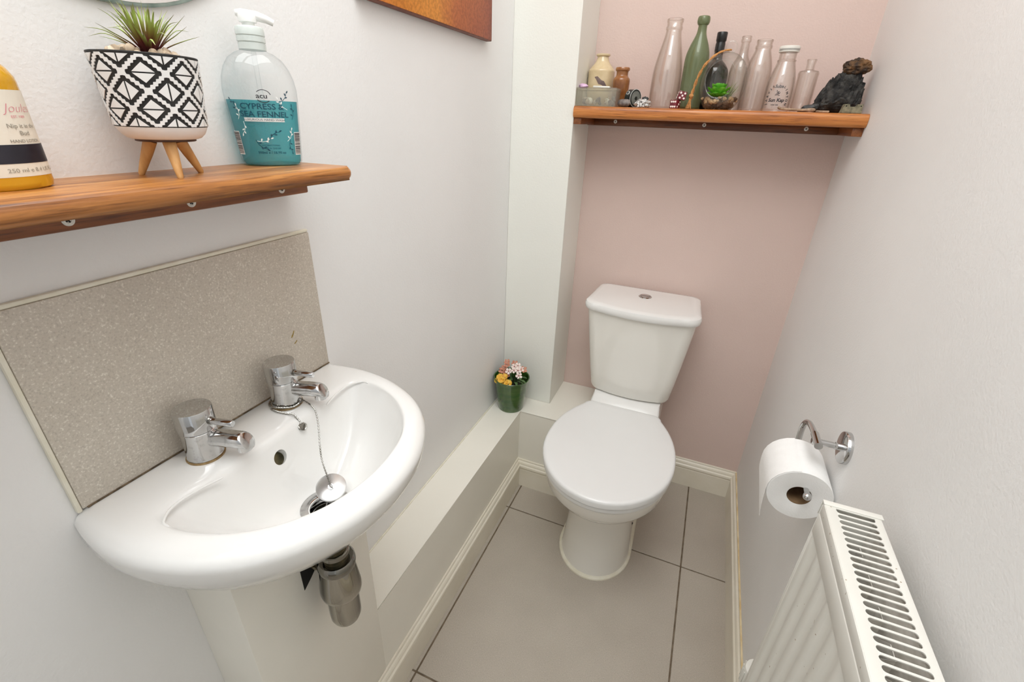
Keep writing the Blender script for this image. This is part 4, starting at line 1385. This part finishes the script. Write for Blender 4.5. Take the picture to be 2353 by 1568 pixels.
# cloudy plastic box with shells
pbx = thing('plastic_box', (-.3365, 1.405, ZT), 'cloudy lidded plastic box of shells at the left shelf end', 'box')
W2, D2, Hb = .0535, .028, .042
bm = bmesh.new()
for (a0, a1, b0, b1, c0, c1) in ((-W2, W2, -D2, -D2 + .0012, 0, Hb), (-W2, W2, D2 - .0012, D2, 0, Hb), (-W2, -W2 + .0012, -D2 + .0012, D2 - .0012, 0, Hb), (W2 - .0012, W2, -D2 + .0012, D2 - .0012, 0, Hb), (-W2, W2, -D2, D2, -.0, .0012)):
    box_bm(a0, a1, b0, b1, c0, c1, bm=bm)
from_bm('walls', bm, 'plastic_box', pbx, smooth=False)
from_bm('lid', box_bm(-W2 - .001, W2 + .001, -D2 - .001, D2 + .001, Hb - .004, Hb + .0025, .0008, 2), 'plastic_box', pbx)
random.seed(31)
shm = []
for i in range(22):
    kind_ = i % 3
    sz = random.uniform(.005, .0085)
    bm = blob_bm(sz, 2, .35, 3, i + 40, (1, .55, .9))
    o = from_bm('shell', bm, ('shell', 'white_stone', 'grey_stone')[kind_ if i % 7 else 2], pbx)
    o.location = (random.uniform(-W2 + .010, W2 - .010), random.uniform(-D2 + .009, D2 - .010), .008 + random.uniform(0, .011))
    o.rotation_euler = (random.uniform(0, 3), random.uniform(0, 3), random.uniform(0, 3))
bz = ZT + Hb + .0026
o = from_bm('lilac_shell', blob_bm(.0115, 3, .35, 3, 4, (1.05, .8, .50)), 'pink_shell', loc=(-.3800, 1.405, bz + .0048))
tag(o, 'small lilac shell on the plastic box lid', 'shell')
o = from_bm('white_stone_slab', box_bm(-.0225, .0230, -.010, .010, 0, .0048, .0018, 2), 'white_stone', loc=(-.3290, 1.402, bz))
o.rotation_euler = (0, rad(1), rad(3))
tag(o, 'flat white stone slab on the plastic box lid', 'stone')
# pebble, tin, quartz
o = from_bm('grey_pebble', blob_bm(.0172, 3, .22, 3, 6, (1.0, .75, .60)), 'grey_stone', loc=(-.2605, 1.388, ZT + .0095))
tag(o, 'dark grey rounded pebble right of the plastic box', 'stone')
tn = thing('round_tin', (-.2430, 1.413, ZT + .0222), 'black round tin with grey dial standing on edge behind the pebbles', 'tin')
axd = V((.84, -.54, 0)).normalized()
from_bm('case', tube_bm([-axd * .012, -axd * .011, axd * .008, axd * .009], [.0195, .0215, .0215, .0205], 40), 'tin_black', tn)
from_bm('rim', tube_bm([axd * .0085 + (Matrix.Rotation(q, 3, axd) @ V((0, 0, .0212))) for q in [2 * pi * i / 40 for i in range(41)]], .0008, 6, caps=False), 'tin_edge', tn)
from_bm('dial', tube_bm([axd * .0088, axd * .0098], .0170, 40), 'tin_grey', tn)
from_bm('hub', tube_bm([axd * .0095, axd * .0110], .0045, 20), 'tin_black', tn)
kd = V((-.42, -.75, .52)).normalized()
from_bm('knob', tube_bm([kd * .0205 - axd * .003, kd * .0245 - axd * .003], .0048, 20), 'tin_edge', tn)
from_bm('knob_cap', tube_bm([kd * .0243 - axd * .003, kd * .0252 - axd * .003], .0034, 20), 'tin_black', tn)
bm = blob_bm(.0190, 4, .4, 4, 9, (1.0, .8, .62), .18)
for v in bm.verts:
    v.co.z = max(v.co.z, -.008)
o = from_bm('quartz_lump', bm, 'sparkle_stone', loc=(-.2125, 1.388, ZT + .0078))
tag(o, 'sparkling grey quartz lump left of the tall milk bottle', 'stone')
o = from_bm('dark_chip', blob_bm(.0085, 3, .4, 4, 14, (1, .8, .8)), 'slate', loc=(-.2135, 1.432, ZT + .0215))
o2 = from_bm('dark_stone', blob_bm(.0120, 3, .4, 4, 15, (1, .8, .85), .1), 'slate', loc=(-.2135, 1.432, ZT + .0082))
tag(o2, 'dark jagged stone behind the quartz lump', 'stone')
adopt(o, o2)
# tall clear milk bottle
vessel('milk_bottle', -.1700, 1.462, [(.0345, 0), (.0372, .002), (.0378, .005)] + prof_s([(.0378, .006), (.0385, .030), (.0382, .060), (.0365, .090), (.0315, .120), (.0250, .148), (.0205, .168), (.0190, .180)], 4) + [(.0205, .182), (.0205, .187), (.0190, .189), (.0190, .196), (.0202, .198), (.0202, .204), (.0185, .2055)], 'glass_clear', 'tallest clear glass milk bottle left of the green bottle')
# sage green bottle
vessel('green_bottle', -.1010, 1.452, [(.025, 0), (.0275, .002), (.0285, .006)] + prof_s([(.0285, .007), (.0293, .050), (.0296, .090), (.0294, .112), (.0270, .130), (.0210, .148), (.0145, .163), (.0112, .174), (.0104, .188)], 4) + prof_s([(.0125, .189), (.0148, .194), (.0150, .200), (.0135, .206), (.0100, .2075)], 3), 'sage_glass', 'frosted sage green glass bottle with rounded collar', part='glass_body')
# black bottle behind the terrarium
bb = thing('black_bottle', (-.0535, 1.510, ZT), 'dark glass bottle with tall black cap behind the terrarium', 'bottle')
lathe('glass_body', [(.030, 0), (.0330, .002), (.0335, .006), (.0335, .080)] + prof_s([(.0335, .082), (.031, .097), (.022, .110), (.0135, .118), (.0112, .126), (.0108, .150)], 3), 'bottle_black', bb, 44)
lathe('cap', [(.0112, .138), (.0118, .1385), (.0120, .155), (.0112, .157), (.0112, .160), (.0126, .162), (.0128, .1790), (.0120, .1808), (0, .181)], 'black_plastic', bb, 32)
# small clear bottle
vessel('slim_bottle', .0065, 1.518, [(.024, 0), (.0255, .002), (.0260, .090)] + prof_s([(.0260, .092), (.0230, .108), (.0150, .124), (.0108, .136), (.0102, .158)], 3) + [(.0122, .160), (.0122, .165), (.0110, .1665), (.0118, .168), (.0118, .1715), (.0105, .1725)], 'glass_clear', 'slim clear glass bottle behind the terrarium, half hidden')
# half-pint milk bottle
vessel('milk_bottle', .0495, 1.475, [(.0285, 0), (.0305, .002), (.0310, .006)] + prof_s([(.0310, .007), (.0315, .050), (.0312, .080), (.0288, .100), (.0240, .118), (.0190, .132), (.0178, .138)], 4) + [(.0192, .140), (.0192, .145), (.0175, .147), (.0175, .152), (.0185, .1535), (.0185, .1575), (.0170, .158)], 'glass_clear', 'clear milk bottle between the terrarium and the capped printed bottle')
# printed bottle with white cap
pb_ = vessel('printed_bottle', .1030, 1.413, [(.0285, 0), (.0302, .002), (.0308, .006)] + prof_s([(.0308, .007), (.0312, .040), (.0298, .062), (.0255, .082), (.0215, .096), (.0190, .104)], 4) + [(.0200, .1055), (.0200, .108), (.0180, .1095), (.0182, .124), (.0170, .126)], 'glass_clear', 'clear bottle with black lettering and white cap')
lathe('cap', [(.0205, .1235), (.0214, .1240), (.0224, .1330), (.0220, .1350), (.0200, .1362), (0, .1365)], 'cap_white', pb_, 44)
def on_pb(a, b, o_=.0005, base=-.52):
    r = .0309 if b < .045 else .0309 - (b - .045) * .13
    q = -pi / 2 + base + .40 + a / .0308
    return ((r + o_) * cos(q), (r + o_) * sin(q), b)
print_on('lettering', text_geo('Sun Kap', .0104, .00035, .12), lambda a, b: on_pb(a, b + .0235), 'ink_dark', pb_)
print_on('lettering', text_geo('Sulze', .0090, .00030, .12), lambda a, b: on_pb(a, b + .0525), 'ink_dark', pb_)
gs = [stroke_geo([(-.006, .0135), (-.001, .0135)], .0007), stroke_geo([(.0005, .0135), (.0065, .0135)], .0007), stroke_geo([(-.009, .0135), (-.0065, .0135)], .0007)]
print_on('small_lettering', join_geo(gs), lambda a, b: on_pb(a, b), 'ink_dark', pb_)
def arc_text(s, a0, a1, R1, R2, cy, sz):
    gs = []
    for i, ch_ in enumerate(s):
        t = i / (len(s) - 1)
        a = rad(a0 + (a1 - a0) * t)
        gs.append(move_geo(text_geo(ch_, sz, .0003), R1 * cos(a), cy + R2 * sin(a), a - pi / 2))
    return join_geo(gs)
print_on('lettering', arc_text('JARVIS', 196, 122, .0230, .0330, .0235, .0068), lambda a, b: on_pb(a, b), 'ink_dark', pb_)
print_on('lettering', arc_text('LINTON', 56, -14, .0230, .0330, .0235, .0068), lambda a, b: on_pb(a, b), 'ink_dark', pb_)
sun = [stroke_geo([(.0, .0), (.0015, .003), (.0, .006)], .0006), stroke_geo([(-.004, .0), (-.001, .002), (.004, .001)], .0006), stroke_geo([(-.003, .005), (.0, .0035), (.003, .006)], .0006), stroke_geo([(-.005, -.002), (.0, -.001), (.005, -.0025)], .0006), stroke_geo([(.003, .002), (.005, .004)], .0006), stroke_geo([(-.0015, .006), (-.003, .0085)], .0006)]
print_on('sun_drawing', join_geo(sun), lambda a, b: on_pb(a, b + .0360), 'ink_dark', pb_)
gs = []
random.seed(4)
a = -.026
while a < .026:
    gs.append(stroke_geo([(a, .1265), (a + .0012, .1305), (a + .0022, .1272), (a + .0030, .1300)], .00045))
    a += .0040
print_on('cap_lettering', join_geo(gs), lambda a, b: ((.0219 + (b - .125) * .11 + .0005) * cos(-pi / 2 + a / .022), (.0219 + (b - .125) * .11 + .0005) * sin(-pi / 2 + a / .022), b), 'ink_dark', pb_)
# apothecary flask
vessel('glass_flask', .1605, 1.458, [(.0200, 0), (.0215, .002), (.0218, .078), (.0224, .082), (.0224, .085), (.0205, .0895), (.0110, .0915), (.0092, .0935), (.0088, .104), (.0105, .1115), (.0108, .1135), (.0098, .1142)], 'glass_clear', 'small clear flask with narrow neck next to the lava rock')

# terrarium
tc_ = V((-.0270, 1.414, ZT))
te = thing('glass_terrarium', tc_, 'hanging glass globe terrarium with succulent and gravel', 'terrarium')
prof_t = [(.020, 0), (.028, .0012)] + prof_s([(.034, .006), (.045, .026), (.0505, .052), (.0480, .080), (.0370, .104), (.0220, .118), (.0090, .1235)], 5) + [(.0005, .1240)]
bm = lathe_bm(prof_t, 72)
# circular opening towards the front
OC = V((-.006, -.05, .0645))
kill = [f for f in bm.faces if (lambda c: c.y < 0 and ((c.x - OC.x) / .0315) ** 2 + ((c.z - OC.z) / .0400) ** 2 < 1)(f.calc_center_median())]
bmesh.ops.delete(bm, geom=kill, context='FACES')
def t_r(z):
    for (r0, z0_), (r1, z1_) in zip(prof_t, prof_t[1:]):
        if z0_ <= z <= z1_ and z1_ > z0_:
            return r0 + (r1 - r0) * (z - z0_) / (z1_ - z0_)
    return .03
rim = []
for i in range(49):
    q = 2 * pi * i / 48
    x, z = OC.x + .0315 * cos(q), OC.z + .0400 * sin(q)
    r = t_r(z)
    rim.append(V((x, -math.sqrt(max(r * r - x * x, 1e-6)), z)))
for v in bm.verts:
    if any(e.is_boundary for e in v.link_edges):
        best = min(rim, key=lambda p: (p - v.co).length)
        v.co = best
glb = from_bm('globe', bm, 'glass_terrarium', te)
from_bm('opening_rim', tube_bm(rim, .0011, 8, caps=False), 'glass_terrarium', te)
from_bm('hanging_loop', tube_bm([V((.003 + .0115 * cos(q), 0, .1345 + .0115 * sin(q))) for q in [2 * pi * i / 28 for i in range(29)]], .0014, 8, caps=False), 'glass_terrarium', te)
random.seed(17)
gm = []
for i in range(4):
    b_ = blob_bm(.0052, 2, .35, 3, 60 + i, (1, .85, .75))
    bmesh.ops.recalc_face_normals(b_, faces=b_.faces)
    me = bpy.data.meshes.new('gravel')
    b_.to_mesh(me)
    b_.free()
    me.materials.append(M['gravel_tan' if i % 2 else 'gravel_dark'])
    gm.append(me)
for i in range(95):
    z = random.uniform(.004, .026)
    q = random.uniform(0, 2 * pi)
    rr = (t_r(max(z, .007)) - .0055) * math.sqrt(random.uniform(.25, 1))
    o = bpy.data.objects.new('gravel', gm[(1 if z > .016 else 0) + (2 if random.random() < .35 else 0) if random.random() < .85 else 0])
    COL.objects.link(o)
    o.parent = te
    o.location = (rr * cos(q), rr * sin(q), z)
    o.rotation_euler = (random.uniform(0, 6), random.uniform(0, 6), 0)
    sc = random.uniform(.7, 1.25)
    o.scale = (sc, sc, sc)
te.scale = (1.08, 1.0, 1.02)
random.seed(8)
su = V((-.006, -.008, .030))
for ring_, (cnt, el, L) in enumerate(((7, 12, .026), (8, 34, .030), (7, 58, .029), (4, 80, .026))):
    for k in range(cnt):
        az = 2 * pi * k / cnt + ring_ * .4
        e_ = rad(el)
        d = V((cos(az) * cos(e_), sin(az) * cos(e_), sin(e_)))
        blade('succulent_leaf', [V((0, 0, 0)), d * L * .4, d * L * .8 + V((0, 0, .001)), d * L * 1.05 + V((0, 0, .002))], .0078, 'leaf_bright', te, su, .35, lambda t: .35 + .65 * sin(pi * min(1, t * .75 + .1)) if t < .9 else .4 * (1 - t) * 10 * .5 + .05)
for k in range(34):
    az = random.uniform(-1.4, 1.0)
    e_ = rad(random.uniform(38, 80))
    L = random.uniform(.026, .044)
    d = V((cos(az) * cos(e_), sin(az) * cos(e_), sin(e_)))
    p0 = V((.014 + random.uniform(-.007, .006), random.uniform(-.006, .010), .024))
    tip = p0 + d * L
    rmax = t_r(min(tip.z, .118)) - .004
    hl = math.hypot(tip.x, tip.y)
    if hl > rmax:
        tip.x *= rmax / hl
        tip.y *= rmax / hl
    blade('grass_blade', [V((0, 0, 0)), (tip - p0) * .5 + V((0, 0, .003)), tip - p0], .0009, 'leaf_dull', te, p0)
# twine
tw = [V((.003, -.001, .128)), V((-.010, -.010, .1255)), V((-.026, -.022, .116)), V((-.044, -.026, .096)), V((-.055, -.022, .070)), V((-.0605, -.018, .044)), V((-.0635, -.016, .024)), V((-.0655, -.016, .002))]
P = smooth_path(tw, 10)
for ph in (0, pi):
    pp = []
    for i, p in enumerate(P):
        a = i * .42 + ph
        pp.append(p + V((cos(a) * .0017, sin(a) * .0017, sin(a) * .0006)))
    from_bm('twine_strand', tube_bm(pp, .0018, 8), 'twine', te)
from_bm('twine_knot', blob_bm(.0052, 3, .3, 4, 3, (1, 1, 1.1)), 'twine', te, loc=(-.0632, -.016, .029))
for k in range(9):
    a = 2 * pi * k / 9
    tube('twine_end', [V((-.0640, -.016, .026)), V((-.0645 + .003 * cos(a), -.016 + .003 * sin(a), .014)), V((-.0655 + .0062 * cos(a), -.016 + .0062 * sin(a), .0012))], .0008, 'twine', te, 6)

# dice
def die(loc, rot, faces, label):
    t = thing('die', loc, label, 'dice', 'pair of red dice')
    t.rotation_euler = rot
    h = .0098
    from_bm('cube', box_bm(-h, h, -h, h, 0, 2 * h, .0012, 2), 'red_dice', t)
    layouts = {1: [(0, 0)], 2: [(-1, -1), (1, 1)], 3: [(-1, -1), (0, 0), (1, 1)], 4: [(-1, -1), (1, 1), (-1, 1), (1, -1)], 5: [(-1, -1), (1, 1), (-1, 1), (1, -1), (0, 0)], 6: [(-1, -1), (-1, 0), (-1, 1), (1, -1), (1, 0), (1, 1)]}
    dirs = {'front': (V((0, -1, 0)), V((1, 0, 0)), V((0, 0, 1))), 'right': (V((1, 0, 0)), V((0, 1, 0)), V((0, 0, 1))), 'left': (V((-1, 0, 0)), V((0, -1, 0)), V((0, 0, 1))), 'top': (V((0, 0, 1)), V((1, 0, 0)), V((0, 1, 0))), 'back': (V((0, 1, 0)), V((-1, 0, 0)), V((0, 0, 1)))}
    for f_, (num, swap) in faces.items():
        nrm, a, b = dirs[f_]
        for u, v_ in layouts[num]:
            if swap:
                u, v_ = v_, u
            p = V((0, 0, h)) + nrm * h + a * u * .0052 + b * v_ * .0056
            from_bm('pip', tube_bm([p - nrm * .0003, p + nrm * .0003], .00235, 16), 'white_pip', t)
    return t
die((-.1300, 1.3880, ZT), (0, 0, rad(-24)), {'front': (6, True), 'right': (3, False), 'left': (4, False), 'top': (2, False), 'back': (1, False)}, 'lower red die standing flat on the shelf showing six')
d2 = die((-.1195, 1.3890, ZT + .0198), (0, rad(9), rad(18)), {'front': (5, False), 'left': (3, False), 'right': (4, False), 'top': (6, False), 'back': (2, False)}, 'upper red die balanced on the other, showing five')

# lava rock with brown rock on top
random.seed(2)
bm = bmesh.new()
bmesh.ops.create_icosphere(bm, subdivisions=5, radius=1)
for v in bm.verts:
    d = v.co.normalized()
    n1 = noise.noise(d * 1.6 + V((3, 1, 7))) * .20 + noise.noise(d * 4.0 + V((9, 2, 1))) * .13 + noise.noise(d * 10 + V((1, 5, 3))) * .07
    n1 += abs(noise.noise(d * 6.5 + V((2, 8, 4)))) * -.26 + noise.noise(d * 17 + V((6, 2, 9))) * .07
    k = 1 + n1
    zf = .5 + .5 * (1 if d.z > 0 else -1) * abs(d.z) ** .55
    xf_ = (1 if d.x > 0 else -1) * abs(d.x) ** .7
    zz = zf * .084 * (1 + n1 * .8)
    left = -.052 + .030 * min(1, max(0, zz) / .080) - .022 * max(0, 1 - zz / .022)
    right = .056 - .008 * zz / .08
    x = (left + right) / 2 + xf_ * (right - left) / 2 * (1 + n1 * .55)
    v.co = V((min(x, .060), (d.y * (.034 - .010 * zf)) * k, max(zz, 0)))
o = from_bm('lava_rock', bm, 'lava', loc=(.2300, 1.440, ZT))
tag(o, 'jagged black lava rock sloping up to the right shelf end', 'rock')
bm = blob_bm(.0250, 4, .22, 3.4, 41, (1.12, .85, .72), .20)
o = from_bm('brown_rock', bm, 'lava_brown', loc=(.2530, 1.440, ZT + .0965))
tag(o, 'rusty brown rock lying on top of the lava rock', 'rock')
bm = blob_bm(.0165, 4, .3, 3, 33, (1.25, .8, .46), .12)
o = from_bm('slate_stone', bm, 'slate', loc=(.1740, 1.400, ZT + .0088))
o.rotation_euler = (0, rad(-14), 0)
tag(o, 'smooth dark slate stone at the foot of the lava rock', 'stone')
o = from_bm('driftwood_piece', tube_bm(smooth_path([(-.038, .004, .0095), (-.033, 0, .0062), (-.015, -.001, .0045), (.012, .001, .0042), (.030, 0, .0048), (.040, .001, .0042)], 5), [.0012, .0025, .0034, .0030, .0028, .0030, .0030, .0030, .0028, .0028, .0028, .0028, .0028, .0028, .0028, .0028, .0029, .0031, .0034, .0037, .0039, .0040, .0040, .0038, .0030, .0018], 10), 'bone_wood', loc=(.1460, 1.378, ZT))
tag(o, 'thin pale driftwood piece lying before the printed bottle', 'driftwood')
o = from_bm('flat_chip', box_bm(-.0135, .0135, -.006, .006, 0, .0042, .0015, 2), 'bone_wood', loc=(.2010, 1.381, ZT))
tag(o, 'small flat tan chip in front of the lava rock', 'stone')
# little castle block
cs = thing('stone_castle', (.2590, 1.389, ZT), 'tiny grey green stone castle block at the right shelf end', 'ornament')
poly = [(-.0225, 0), (.0205, 0), (.0185, .0085), (.0195, .0185), (.0085, .0185), (.0080, .0130), (-.0065, .0125), (-.0070, .0185), (-.0180, .0185), (-.0190, .0085)]
bm = prism_bm(poly, .020, 'y', base=-.010)
bmesh.ops.bevel(bm, geom=list(bm.edges), offset=.0008, segments=1, affect='EDGES')
from_bm('block', bm, 'castle', cs)
for x in (-.0135, .0150):
    from_bm('arrow_hole', tube_bm([(x, -.0104, .0148), (x, -.0095, .0148)], .0014, 10), 'black_void', cs)
